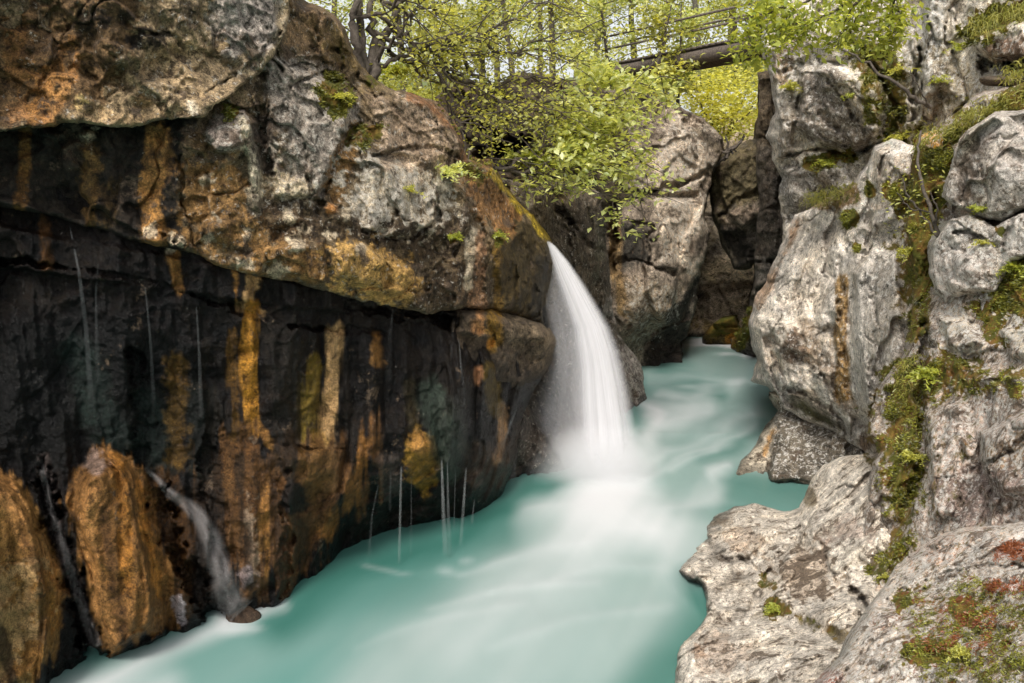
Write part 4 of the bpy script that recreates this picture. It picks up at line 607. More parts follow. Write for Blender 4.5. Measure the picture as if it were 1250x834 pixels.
co = T.n('ShaderNodeTexCoord').outputs['Object']; mp = T.n('ShaderNodeMapping', i_Scale=(2.2, .8, 1), i_Rotation=(0, 0, -.4)); T.l(co, mp.inputs[0]); nz = T.noise(mp.outputs[0], 1.2, 2, .5)
bp = T.n('ShaderNodeBump', i_Strength=.25, i_Distance=.06); T.l(nz, bp.inputs['Height']); T.l(bp.outputs[0], p.inputs['Normal']); T.l(p.outputs[0], T.out.inputs[0])
V[:, 2] = .03*fbm(V, .7, 2, .5, 560)*(foam*.6+.3)+.05*foam*(np.abs(q[:, 0]-750) < 150)*(V[:, 1] < 17)
w = mesh_obj('river', V, Fq, T.m, attrs={'foam': ('FLOAT', foam), 'deep_shade': ('FLOAT', deep_shade), 'pale': ('FLOAT', pale)}, origin=np.zeros(3)); tag(w, kind='structure')
T = NT('river_bed'); co = T.n('ShaderNodeTexCoord').outputs['Object']; p = T.n('ShaderNodeBsdfPrincipled', i_Roughness=.9); T.l(T.mix(T.mr(T.noise(co, 1.5), .3, .7), (.06, .055, .04), (.16, .14, .11)), p.inputs['Base Color']); T.l(p.outputs[0], T.out.inputs[0])
g = mesh_obj('ground', np.array([(-400, -60, -1.6), (400, -60, -1.6), (400, 500, -1.6), (-400, 500, -1.6)]), np.array([[0, 1, 2, 3]]), T.m, origin=np.zeros(3), smooth=False); tag(g, kind='structure')

# small brown stone awash at the foot of the left cliff
def stone(name, c, r, mat, col, seed, wet=.6, moss=0.):
    nu, nv = 26, 18; V = []; 
    for j in range(nv+1):
        th = math.pi*j/nv
        for i in range(nu):
            a = 2*math.pi*i/nu; V.append((math.sin(th)*math.cos(a), math.sin(th)*math.sin(a), math.cos(th)))
    V = np.array(V); V = V*(1+.16*fbm(V, 1.2, 4, .5, seed))[:, None]*np.array(r)+np.array(c)
    Fq = np.array([[j*nu+i, (j+1)*nu+i, (j+1)*nu+(i+1) % nu, j*nu+(i+1) % nu] for j in range(nv) for i in range(nu)])
    n = len(V); return mesh_obj(name, V, Fq, mat, attrs={'col': ('FLOAT_COLOR', np.tile(lin(col), (n, 1))), 'wet': ('FLOAT', np.full(n, wet)), 'moss': ('FLOAT', np.full(n, moss)), 'lich': ('FLOAT', np.zeros(n))})
c = at(292, 757, W(292, 757)); s = stone('stone', (c[0]+.03, c[1]+.08, -.02), (.19, .14, .12), M_WET, (62, 50, 40), 3); tag(s, 'small round brown stone awash in foam at the foot of the left cliff', 'stone')
for (x, y, Y, rx, rz, cl, lb) in [(1222, 99, 11.9, .28, .07, (96, 84, 70), 'thin flat stone stacked under the brown overhang at the right edge'), (1214, 95, 11.7, .2, .05, (110, 96, 80), 'smaller flat stone lying on the thin flat stone at the right edge')][:1]:
    c = at(x, y, Y); tag(stone('flat_stone', c, (rx, .2, rz), M_NEAR, cl, 8, .1), lb, 'stone')

# ------------------------------------------------------------------ falling water
def fall_mat(name, dens, fx, fy, col=(.82, .80, .84)):
    T = NT(name); uv = T.attr('fu').outputs['Fac']; vv = T.attr('fv').outputs['Fac']; env = T.attr('env').outputs['Fac']
    cb = T.n('ShaderNodeCombineXYZ'); T.l(T.math('MULTIPLY', uv, fx), cb.inputs[0]); T.l(T.math('MULTIPLY', vv, fy), cb.inputs[1]); T.l(T.attr('fs').outputs['Fac'], cb.inputs[2])
    n = T.noise(cb.outputs[0], 1., 5, .62); a = T.math('MULTIPLY', T.mr(n, .34, .68, .40, 1.1), T.math('MULTIPLY', env, dens), True)
    d = T.n('ShaderNodeBsdfDiffuse'); d.inputs[0].default_value = (*col, 1); t = T.n('ShaderNodeBsdfTranslucent'); t.inputs[0].default_value = (*col, 1)
    m = T.n('ShaderNodeMixShader', i_0=.45); T.l(d.outputs[0], m.inputs[1]); T.l(t.outputs[0], m.inputs[2])
    tr = T.n('ShaderNodeBsdfTransparent'); x = T.n('ShaderNodeMixShader'); T.l(a, x.inputs[0]); T.l(tr.outputs[0], x.inputs[1]); T.l(m.outputs[0], x.inputs[2]); T.l(x.outputs[0], T.out.inputs[0]); return T.m
M_FALL = fall_mat('falling_water', .58, 7, .7, (.93, .92, .94)); M_TRICK = fall_mat('trickle_water', .6, 6, 3, (.58, .6, .6)); M_SLIDE = fall_mat('sliding_water', .42, 5, 1.6, (.50, .47, .46))
def interp(pts, v):
    a = np.array(pts, float); return np.interp(v, a[:, 0], a[:, 1])
def curtain(name, yt, yb, Lx, Rx, Yt, Yb, layers, bulge, mat, parent=None, envf=None, nu=60, nv=90, seed=0):
    Vs = []; Fs = []; fu = []; fv = []; fs = []; ev = []; off = 0
    for l in range(layers):
        w = (l/(layers-1)*2-1) if layers > 1 else 0
        u, v = np.meshgrid(np.linspace(0, 1, nu), np.linspace(0, 1, nv)); u = u.ravel(); v = v.ravel()
        py = yt+(yb-yt)*v; sh = 1-.10*abs(w)
        lx = interp(Lx, py); rx = interp(Rx, py); cx = (lx+rx)/2; px = cx+(u-.5)*(rx-lx)*sh
        Y = Yt+(Yb-Yt)*v**.8
        wid = (rx-lx)*Y/F_PX
        Y = Y+w*bulge*wid*np.sqrt(np.clip(1-(2*u-1)**2, 0, 1))+.03*np.sin(u*23+l)*v
        P = at(px, py, Y); ids = np.arange(nu*nv).reshape(nv, nu)+off
        Fs.append(np.stack([ids[:-1, :-1], ids[:-1, 1:], ids[1:, 1:], ids[1:, :-1]], -1).reshape(-1, 4)); off += nu*nv
        e = sstep(0, .34, u)*sstep(0, .34, 1-u); e = e*(envf(u, v, px, py, w) if envf else 1)
        Vs.append(P); fu.append(u); fv.append(v); fs.append(np.full(len(u), l*3.7+seed)); ev.append(e)
    c = np.concatenate
    return mesh_obj(name, c(Vs), c(Fs), mat, parent, attrs={'fu': ('FLOAT', c(fu)), 'fv': ('FLOAT', c(fv)), 'fs': ('FLOAT', c(fs)), 'env': ('FLOAT', c(ev))})
wf = empty('waterfall', at(700, 580, W(700, 580))); tag(wf, 'white silky waterfall fanning from the mossy lip into the turquoise pool', 'waterfall')
LX = [(292, 664), (310, 668), (340, 674), (370, 682), (400, 690), (450, 694), (500, 692), (590, 690)]; RX = [(292, 669), (300, 679), (320, 697), (345, 715), (370, 731), (400, 749), (430, 761), (470, 771), (510, 780), (560, 788), (600, 792)]
curtain('main_jet', 294, 590, LX, RX, 14.25, 14.55, 5, .30, M_FALL, wf, lambda u, v, px, py, w: sstep(0, .02, v)*(1.0-.85*sstep(.78, 1., v))*(.55+.45*sstep(.1, .45, u)), seed=1)
LX2 = [(296, 664), (340, 658), (370, 652), (400, 660), (440, 664), (480, 650), (520, 636), (560, 622), (590, 614)]; RX2 = [(296, 674), (340, 698), (400, 718), (450, 726), (500, 732), (590, 740)]
curtain('thin_veil', 298, 584, LX2, RX2, 14.45, 14.75, 3, .22, M_FALL, wf, lambda u, v, px, py, w: .42*sstep(0, .05, v)*(1-.4*sstep(.8, 1, v))*(.45+.55*u), seed=5)
def ribbon(name, pts, w0, w1, mat, parent=None, a0=.9, a1=.5, foot=0.):
    """narrow rounded stream of falling water through (px,py,Y) points, three shells thick"""
    pts = np.array(pts, float); v0 = np.linspace(0, 1, len(pts)); v = np.linspace(0, 1, 40)
    c = np.stack([np.interp(v, v0, pts[:, k]) for k in range(3)], 1); nu = 7; Vs = []; u_ = []; v_ = []; e_ = []; Fs = []
    nseg = 8
    P0 = at(c[:, 0], c[:, 1], c[:, 2]); wd = (w0+(w1-w0)*v)
    for k in range(nseg):
        a = 2*math.pi*k/nseg; off = np.stack([np.cos(a)*wd, np.full(40, 0.)+np.sin(a)*wd, np.zeros(40)], 1)
        Vs.append(P0+off); u_.append(np.full(40, k/nseg)); v_.append(v); e_.append((a0+(a1-a0)*v)*sstep(0, .05, v)*sstep(0, .08, 1-v)*.55)
    for k in range(nseg):
        for j in range(39):
            k2 = (k+1) % nseg; Fs.append((k*40+j, k2*40+j, k2*40+j+1, k*40+j+1))
    C = np.concatenate
    return mesh_obj(name, C(Vs), np.array(Fs), mat, parent, attrs={'fu': ('FLOAT', C(u_)), 'fv': ('FLOAT', C(v_)*3), 'fs': ('FLOAT', np.full(40*nseg, pts[0, 0])), 'env': ('FLOAT', C(e_))})
WY = lambda x, y: float(W(x, y))
TR = [([(85, 275, 7.75), (96, 330, 7.78), (105, 400, 7.8), (112, 500, 7.8)], .010, .026, 'long thin trickle down the black wall, leftmost of the trickles', .75, .3),
      ([(120, 318, 8.0), (117, 360, 8.0), (118, 420, 8.0), (120, 470, 8.0)], .008, .02, 'faint trickle on the black wall just right of the leftmost trickle', .45, .15),
      ([(177, 348, 8.25), (184, 420, 8.25), (188, 500, 8.25)], .007, .02, 'hair thin trickle on the black wall starting below the second crack', .7, .25),
      ([(239, 362, 8.6), (243, 430, 8.6), (246, 515, 8.6)], .008, .022, 'thin trickle left of the narrow ochre streak on the black wall', .7, .25),
      ([(480, 375, 10.3), (476, 410, 10.3), (474, 470, 10.3)], .012, .04, 'faint trickle below the main crack near the tan bulge', .4, .12),
      ([(557, 368, 11.1), (553, 400, 11.0), (548, 460, 10.8)], .009, .02, 'short trickle dropping out of the main crack left of the rock nose', .4, .15),
      ([(560, 412, 10.9), (563, 450, 10.8), (567, 500, 10.8)], .008, .02, 'thin white trickle under the rock nose', .6, .2),
      ([(462, 590, 10.55), (454, 630, WY(452, 686)), (450, 684, WY(450, 684))], .010, .02, 'faint drip falling off the undercut into the pool, leftmost of the drips', .45, .3),
      ([(477, 575, 10.7), (476, 625, 10.7)], .010, .016, 'short faint drip beside the tallest white drip', .4, .2),
      ([(490, 568, 10.62), (489, 600, WY(488, 690)), (488, 650, WY(488, 690)), (487, 690, WY(487, 690))], .022, .018, 'tall white drip falling off the undercut into the pool', 1., .9),
      ([(502, 580, 10.9), (502, 640, WY(501, 684)), (501, 684, WY(501, 684))], .007, .012, 'very faint drip just right of the tallest white drip', .35, .2),
      ([(539, 560, 10.85), (541, 620, WY(544, 684)), (544, 680, WY(544, 684))], .022, .034, 'broad white drip with a misty foot falling from the undercut', .95, .8),
      ([(546, 562, 10.95), (547, 620, WY(547, 680)), (549, 680, WY(547, 680))], .012, .03, 'pale drip merging with the broad misty drip', .6, .5),
      ([(569, 570, 11.25), (566, 615, WY(563, 672)), (562, 668, WY(563, 672))], .022, .022, 'slanting white drip, right of the broad misty drip', .95, .6),
      ([(556, 572, 11.2), (554, 650, WY(554, 676))], .007, .010, 'hair thin drip between the broad drip and the slanting drip', .4, .2),
      ([(636, 455, 12.9), (630, 500, 12.9), (615, 540, 12.7), (603, 585, 12.7)], .012, .03, 'thin stream sliding down the right edge of the dark wall', .6, .35),
      ([(636, 525, 13.5), (628, 560, 13.5), (625, 590, WY(625, 600))], .022, .05, 'small white stream dropping into the pool left of the waterfall', .6, .4),
      ([(579, 610, 11.9), (576, 640, 11.9)], .014, .02, 'short white drip at the corner of the undercut', .6, .5)]
def wall_Y(px, py, dat):
    d = (dat['q'][:, 0]-px)**2+(dat['q'][:, 1]-py)**2; return float(dat['P'][d.argmin(), 1])
for pts, w0, w1, lb, a0, a1 in TR:
    pp = []
    for x, y, Y in pts:
        if y < 560: Y = min(wall_Y(x, y, LW), wall_Y(x, y, LN) if 545 < x < 677 and 376 < y < 470 else 99)-.05
        elif (x, y, Y) == pts[0]: Y = wall_Y(x, y, LW)-.06
        pp.append((x, y, Y))
    ff = .45 if pts[0][1] > 550 else .4
    tag(ribbon('trickle', pp, w0*.5, w1*1.1, M_TRICK, a0=a0*ff, a1=a1*ff*.7), lb, 'trickle', 'trickles of water down the left cliff')
def slide(name, line, w0, w1, dat, lb, env=1., gap=.05):
    line = np.array(line, float); n = 46; v = np.linspace(0, 1, n); s = np.linspace(0, 1, len(line)); cx = np.interp(v, s, line[:, 0]); cy = np.interp(v, s, line[:, 1]); nu = 14
    Vs = []; U = []; Vv = []; E = []; T_ = np.stack([np.gradient(cx), np.gradient(cy)], 1); T_ /= np.linalg.norm(T_, axis=1)[:, None]
    for sgn, lay in ((1, 0), (1, 1)):
        for j in range(n):
            for i in range(nu):
                u = i/(nu-1); w = (u-.5)*2*(w0+(w1-w0)*v[j]); px = cx[j]-T_[j, 1]*w*-1; py = cy[j]+T_[j, 0]*w*-1
                Y = wall_Y(px, py, dat)-gap-.05*lay-.05*(1-(2*u-1)**2); Yw = W(px, py); Y = min(Y, Yw-.02) if Yw > 0 else Y
                Vs.append(at(px, py, Y)); U.append(u); Vv.append(v[j]); E.append(env*float(sstep(0, .4, np.array(u))*sstep(0, .4, np.array(1-u))*sstep(0, .08, np.array(v[j]))))
    Vs = np.array(Vs); ids = np.arange(2*n*nu).reshape(2, n, nu); Yv = Vs[:, 1].reshape(2, n, nu)
    Fq = np.concatenate([np.stack([ids[k, :-1, :-1], ids[k, :-1, 1:], ids[k, 1:, 1:], ids[k, 1:, :-1]], -1).reshape(-1, 4) for k in (0, 1)])
    m = len(Vs); o = mesh_obj(name, Vs, Fq, M_SLIDE, attrs={'fu': ('FLOAT', U), 'fv': ('FLOAT', Vv), 'fs': ('FLOAT', np.repeat([0, 4.], n*nu)), 'env': ('FLOAT', E)}); tag(o, lb, 'water slide')
slide('small_cascade', [(176, 571), (196, 588), (206, 602), (228, 616), (246, 634), (260, 662), (270, 700), (284, 738), (294, 748)], 3, 24, LW, 'small grey cascade bending down the stained wall to the brown stone', .62)
slide('small_cascade', [(48, 560), (62, 620), (84, 690), (104, 750), (118, 790)], 5, 10, LW, 'grey film of water sliding between two ochre rock bulges at the left edge', .5)
#--MIST--
T = NT('spray'); co = T.n('ShaderNodeTexCoord').outputs['Object']; ln = T.n('ShaderNodeVectorMath', operation='LENGTH'); T.l(co, ln.inputs[0])
pv = T.n('ShaderNodeVolumePrincipled'); pv.inputs['Color'].default_value = (.97, .97, .98, 1); T.l(T.math('MULTIPLY', T.mr(ln.outputs['Value'], 1., .15, 0., 1., True), 2.6), pv.inputs['Density']); T.l(pv.outputs[0], T.out.inputs['Volume'])
c = at(728, 580, 14.2)
import bmesh
bm = bmesh.new(); bmesh.ops.create_icosphere(bm, subdivisions=4, radius=1.0); me = bpy.data.meshes.new('spray'); bm.to_mesh(me); bm.free(); me.materials.append(T.m); sy = bpy.data.objects.new('spray', me); COL.objects.link(sy); sy.location = (c[0], c[1], .15); sy.scale = (1.3, 1.0, .85)
tag(sy, 'soft white spray cloud where the waterfall meets the pool', 'spray', kind='stuff')
#--VEG--
# ================================================================== VEGETATION
def norm(v): return v/np.maximum(np.linalg.norm(v, axis=-1, keepdims=True), 1e-9)
def leaves(name, P, size, mat, parent=None, up=.4, asp=.5, seed=0, tint=None, droop=.0):
    r = np.random.default_rng(seed); n = len(P)
    d = r.normal(size=(n, 3)); d[:, 2] = d[:, 2]*.5-droop; d = norm(d)
    nn = r.normal(size=(n, 3)); nn[:, 2] += up*3; s = norm(np.cross(d, nn)); nn = norm(np.cross(s, d))
    L = size*(.6+.8*r.random(n))[:, None]; w = L*asp*.5
    a = P; tip = P+d*L; l = P+d*L*.45+s*w+nn*w*.35; rr = P+d*L*.45-s*w+nn*w*.35
    V = np.stack([a, l, tip, rr], 1).reshape(-1, 3); b = np.arange(n)[:, None]*4
    Fq = np.concatenate([b+np.array([[0, 2, 1]]), b+np.array([[0, 3, 2]])]).reshape(-1, 3)
    t = np.repeat(np.clip((tint if tint is not None else .5)+.3*r.normal(size=n), 0, 1), 4)
    return mesh_obj(name, V, Fq, mat, parent, smooth=False, attrs={'tint': ('FLOAT', t)})
class Tubes:
    def __init__(s): s.V = []; s.F = []; s.n = 0
    def add(s, pts, rad, k=6):
        pts = np.array(pts, float); rad = np.broadcast_to(np.array(rad, float), (len(pts),)) if np.ndim(rad) else np.full(len(pts), rad)
        t = norm(np.gradient(pts, axis=0)); ref = np.array([0, 0, 1.]) if abs(t[0, 2]) < .9 else np.array([1., 0, 0]); a = norm(np.cross(t, ref)); b = np.cross(t, a)
        for i in range(len(pts)):
            for j in range(k):
                th = 2*math.pi*j/k; s.V.append(pts[i]+rad[i]*(a[i]*math.cos(th)+b[i]*math.sin(th)))
        for i in range(len(pts)-1):
            for j in range(k): s.F.append((s.n+i*k+j, s.n+i*k+(j+1) % k, s.n+(i+1)*k+(j+1) % k, s.n+(i+1)*k+j))
        s.n += len(pts)*k; return s
    def build(s, name, mat, parent=None): return mesh_obj(name, np.array(s.V), np.array(s.F), mat, parent)
def wander(p, d, L, n, wob, r, droop=0.):
    pts = [np.array(p, float)]; d = np.array(d, float)/np.linalg.norm(d)
    for i in range(n):
        d = d+r.normal(size=3)*wob; d[2] -= droop; d /= np.linalg.norm(d); pts.append(pts[-1]+d*L/n)
    return pts
def grow(base, dirs, L, r0, mat, parent, r, depth=2, wob=.16, droop=0., name='trunk', nsub=6, tips=None, sub=.55, flat=.6):
    T = Tubes()
    def rec(p, d, L, rad, lv):
        pts = wander(p, d, L, 9, wob, r, droop); T.add(pts, np.linspace(rad, rad*.35, 10), 7 if lv == 0 else 5)
        if lv >= depth:
            if tips is not None: tips.extend(pts[3:]); return
            return
        for k in range(nsub):
            i = r.integers(3, 10); dd = np.array(pts[i])-np.array(pts[i-1]); dd = dd/np.linalg.norm(dd)+r.normal(size=3)*flat; rec(pts[i], dd, L*sub*(.6+.6*r.random()), rad*.42, lv+1)
        if tips is not None: tips.append(pts[-1])
    for p, d, l in [(base, d, l) for d, l in dirs]: rec(p, d, l*L, r0, 0)
    return T.build(name, mat, parent)
def cloud(cent, rad, n, r, clump=None, nc=26):
    """leaf positions gathered in clumps inside an ellipsoid"""
    c = r.normal(size=(nc, 3)); c = norm(c)*(r.random((nc, 1))**.45); k = r.integers(0, nc, n)
    p = c[k]+norm(r.normal(size=(n, 3)))*(r.random((n, 1))**.6)*(clump or .34)
    return np.array(cent)+p*np.array(rad)
# hillside beyond the gorge
hx, hy = np.meshgrid(np.linspace(-60, 60, 120), np.linspace(0, 110, 140)); Y = 27.5+hy
def hill_z(X, Y):
    P = np.stack([X, Y, 0*X], -1).reshape(-1, 3); return (6.3+(Y-27.5)*.14+(.8*fbm(P, .12, 4, .5, 600)).reshape(X.shape)+.10*np.abs(X+2)*(np.abs(X+2) > 6))
Y = Y+10.8*sstep(5.0, 5.8, hx)*(1-sstep(9.6, 10.4, hx))*np.clip(1-hy/30, 0, 1); V = np.stack([hx, Y, hill_z(hx, Y)], -1).reshape(-1, 3); n, m = hx.shape; ii = np.arange(n*m).reshape(n, m)
T = NT('forest_floor'); co = T.n('ShaderNodeTexCoord').outputs['Object']; p = T.n('ShaderNodeBsdfPrincipled', i_Roughness=.95); nn = T.noise(co, .9, 8, .7)
T.l(T.mix(T.mr(nn, .4, .6), (.10, .085, .05), (.10, .14, .03)), p.inputs['Base Color']); T.l(p.outputs[0], T.out.inputs[0])
tag(mesh_obj('hillside', V, np.stack([ii[:-1, :-1], ii[:-1, 1:], ii[1:, 1:], ii[1:, :-1]], -1).reshape(-1, 4), T.m, origin=np.zeros(3)), kind='structure')
# rim terrain tops so trees have footing on the left and right banks
def bank(name, pts, seed, mat):
    pass
HZ = lambda x, y: float(hill_z(np.array([[x]]), np.array([[y]]))[0, 0])
trees = [(455, 31, 9, 'slim pale green tree standing behind the left cliff rim', 0), (500, 38, 12, 'yellow green tree behind the multi stemmed shrub', 1), (545, 30, 7, 'low bushy tree above the dark hollow behind the left cliff', 2), (590, 43, 13, 'tall light green tree left of centre on the hillside', 0), (632, 32, 8, 'yellow green tree above the waterfall', 1), (676, 39, 11, 'tree with thin dark trunk right of the waterfall top', 0), (716, 46, 13, 'far tall tree beside the patch of white sky', 2), (745, 31, 5.5, 'small leafy tree just left of the footbridge', 1), (800, 44, 12, 'tall tree rising behind the footbridge rails', 0), (845, 38, 10, 'green tree behind the middle of the footbridge', 2), (890, 41, 9, 'yellow green tree under and behind the near end of the footbridge', 1), (935, 42, 12, 'tree behind the top of the right cliff', 0), (400, 44, 13, 'tall tree at the left end of the far hillside', 1), (985, 36, 12, 'tall tree above the upper right cliff', 2), (560, 52, 14, 'distant tree high on the hillside', 0), (660, 54, 14, 'distant tree on the hillside above the waterfall', 1), (880, 55, 15, 'distant tree above the footbridge', 0), (780, 27.6, 4.2, 'slender sapling in front of the footbridge handrail', 0), (770, 50, 14, 'pale distant tree left of the footbridge', 1), (830, 60, 17, 'tall pale tree far behind the middle of the footbridge', 1), (910, 48, 14, 'broad distant tree right of the footbridge', 0), (700, 60, 16, 'tall distant tree above the pale bush', 2), (610, 62, 17, 'tall distant tree left of the pale bush', 0), (520, 60, 17, 'tall distant tree behind the bare arching branches', 1), (820, 30, 4.0, 'low yellow green sapling under the footbridge', 1)]
for i, (px, Yd, H, lb, kd) in enumerate(trees):
    r = np.random.default_rng(900+i); x = (px-625)/F_PX*Yd; z = HZ(x, Yd)-.1; t = empty('tree', (x, Yd, z)); tag(t, lb, 'tree', 'trees on the hillside beyond the gorge')
    tips = []; rr = .035+.011*H
    T_ = Tubes(); pts = wander((x, Yd, z), (r.normal()*.08, 0, 1), H, 12, .05, r); T_.add(pts, np.linspace(rr, rr*.25, 13), 8)
    for k in range(16):
        j = int(r.integers(2, 12)); d = norm(np.array([r.normal(), r.normal(), .35+.3*r.random()])); bp_ = wander(pts[j], d, H*.28*(.6+.6*r.random()), 7, .15, r); T_.add(bp_, np.linspace(rr*.22, rr*.06, 8), 4); tips += bp_[2:]
    T_.build('trunk', M_GREYBARK if kd == 2 else M_BARK, t)
    tp = np.array(tips); n = int(4300*(H/10)**1.2); k = r.integers(0, len(tp), n); P = tp[k]+norm(r.normal(size=(n, 3)))*(r.random((n, 1))**.5)*H*.085*np.array([1, 1, .7])
    leaves('crown', P, .17, (M_LEAF, M_LEAF_BR, M_LEAF)[kd], t, seed=i, tint=.25+.5*r.random(len(P))**2+.15*np.sin(P[:, 0]*1.3+P[:, 2]*1.1))
# undergrowth on the hillside
r = np.random.default_rng(5); n = 60000; X = r.uniform(-11, 13, n); Yy = 27.6+r.random(n)**1.5*40; kp = ~((X > 5.1) & (X < 10.3) & (Yy < 38.6)); X = X[kp]; Yy = Yy[kp]; n = len(X); cl = fbm(np.stack([X, Yy, 0*X], 1), .5, 3, .5, 610)
P = np.stack([X, Yy, hill_z(X[:, None], Yy[:, None])[:, 0]+r.random(n)*(.5+.9*np.clip(cl+.3, 0, 1))], 1)
tag(leaves('undergrowth', P, .16, M_LEAF, seed=77), 'yellow green undergrowth carpeting the hillside under the trees', 'undergrowth', kind='stuff')

def px_branch(T, pts, r0, r1, k=6, wob=.03, r=np.random.default_rng(3)):
    pts = np.array(pts, float); n = max(8, len(pts)*4); s = np.linspace(0, 1, len(pts)); v = np.linspace(0, 1, n)
    c = np.stack([np.interp(v, s, pts[:, i]) for i in range(3)], 1); P = at(c[:, 0], c[:, 1], c[:, 2])+r.normal(size=(n, 3))*wob*np.array([1, 1, 1])*.5
    T.add(P, np.linspace(r0, r1, n), k); return P
# multi stemmed shrub on the left rim
sb = empty('rim_tree', at(446, 95, 12.2)); tag(sb, 'dark multi stemmed leaning tree with bare arching branches on the left cliff rim', 'tree')
r = np.random.default_rng(31); T_ = Tubes(); tips = []
stems = [[(446, 98, 12.2), (443, 60, 12.2), (440, 20, 12.3), (432, -40, 12.4)], [(450, 98, 12.3), (456, 60, 12.4), (452, 20, 12.4), (462, -40, 12.6)], [(444, 98, 12.1), (434, 50, 12.0), (433, 0, 12.0), (420, -50, 12.0)], [(452, 95, 12.2), (466, 50, 12.5), (490, 0, 12.9), (510, -50, 13.1)]]
for s_ in stems: tips += list(px_branch(T_, s_, .075, .035, 8, .05, r))[8:]
T_.build('trunk', M_BARK, sb); T_ = Tubes()
brs = [[(452, 80, 12.3), (480, 78, 12.4), (510, 60, 12.6), (540, 52, 12.9), (600, 40, 13.4), (640, 0, 13.8)], [(465, 20, 12.4), (490, 40, 12.5), (515, 70, 12.7), (535, 80, 12.8), (565, 120, 13.0), (590, 165, 13.2), (602, 204, 13.2)], [(480, 35, 12.5), (520, 60, 12.9), (570, 90, 13.3), (640, 120, 14.0), (710, 132, 14.8)], [(535, 78, 12.8), (560, 95, 13.2), (600, 130, 13.5), (632, 170, 14.0)], [(455, 40, 12.4), (500, 60, 12.7), (560, 62, 13.2), (600, 68, 13.6), (660, 50, 14.2), (720, 40, 15)], [(540, 60, 12.9), (580, 42, 13.4), (640, 20, 14.0), (690, -10, 14.5)],
       [(460, 0, 12.4), (500, 15, 12.7), (540, 5, 13.0), (600, -20, 13.4)], [(515, 72, 12.7), (545, 105, 12.7), (560, 150, 12.7), (570, 190, 12.7)], [(560, 62, 13.2), (590, 100, 13.5), (610, 132, 13.9), (690, 140, 14.6), (760, 120, 15.2)], [(455, 75, 12.3), (478, 50, 12.2), (505, 25, 12.1), (520, -20, 12.0)], [(470, 60, 12.5), (520, 90, 13.2), (580, 140, 13.8), (660, 150, 14.4)], [(500, 66, 12.6), (560, 40, 13.0), (620, 70, 13.8), (650, 60, 14.2), (720, 80, 15.)], [(440, 30, 12.2), (470, 10, 12.0), (500, -10, 11.9), (540, -40, 11.8)],
       [(600, 135, 13.9), (660, 160, 14.4), (720, 185, 14.9), (770, 180, 15.1)], [(545, 90, 13.0), (600, 110, 13.6), (650, 95, 14.2), (700, 100, 14.6)]]
for b_ in brs:
    P = px_branch(T_, b_, .035, .009, 5, .06, r); tips += list(P[6:])
    for k in range(9):
        i = int(r.integers(3, len(P))); d = norm(np.array([.7+r.normal()*.6, r.normal()*.5, r.normal()*.6])); w_ = wander(P[i], d, .5+.9*r.random(), 7, .18, r, .02); T_.add(w_, np.linspace(.011, .004, 8), 4); tips += w_[2:]
T_.build('branches', M_BARK, sb)
tp = np.array(tips); n = 5600; P = tp[r.integers(0, len(tp), n)]+r.normal(size=(n, 3))*.12; leaves('crown', P, .07, M_LEAF, sb, seed=41, asp=.6)
# pale bush hanging over the falls
bb = empty('overhanging_bush', at(640, 205, 14.8)); tag(bb, 'bright pale green bush leaning out over the gorge above the waterfall', 'bush')
r = np.random.default_rng(32); T_ = Tubes(); tips = []
for b_ in [[(600, 205, 13.6), (650, 190, 14.2), (700, 160, 14.8), (760, 110, 15.2), (810, 95, 15.4)], [(610, 208, 13.8), (680, 205, 14.4), (740, 206, 14.9), (790, 190, 15.0)], [(630, 215, 14.2), (690, 180, 14.8), (740, 150, 15.2), (800, 130, 15.4)], [(640, 210, 14.4), (700, 215, 15.0), (760, 225, 15.3), (785, 250, 15.3)], [(620, 205, 14.2), (660, 160, 14.8), (700, 120, 15.2), (740, 80, 15.8)], [(640, 205, 14.4), (650, 220, 14.0), (700, 230, 14.4)], [(690, 200, 14.6), (740, 240, 15), (770, 245, 15.)]]:
    P = px_branch(T_, b_, .035, .010, 5, .07, r); tips += list(P[4:])
    for k in range(10):
        i = int(r.integers(3, len(P))); d = norm(np.array([.5+r.normal()*.6, r.normal()*.6, r.normal()*.5])); w_ = wander(P[i], d, .4+.6*r.random(), 6, .2, r, .04); T_.add(w_, np.linspace(.010, .004, 7), 4); tips += w_[2:]
T_.build('branches', M_BARK, bb); tp = np.array(tips)
qx_, qy_ = proj(tp); n = 5200; tp = tp[(qx_ < 815) & (r.random(len(tp)) < 1-.93*np.clip((qy_-165)/70, 0, 1))]; P = tp[r.integers(0, len(tp), n)]+r.normal(size=(n, 3))*np.array([.15, .2, .10]); hx_, hy_ = proj(P); P = P[~((hx_ < 675) & (hy_ > 135) & (hy_ < 212) & (r.random(n) < .8))]; leaves('leaves', P, .12, M_LEAF_BR, bb, seed=42, asp=.55, up=.8, droop=.25)
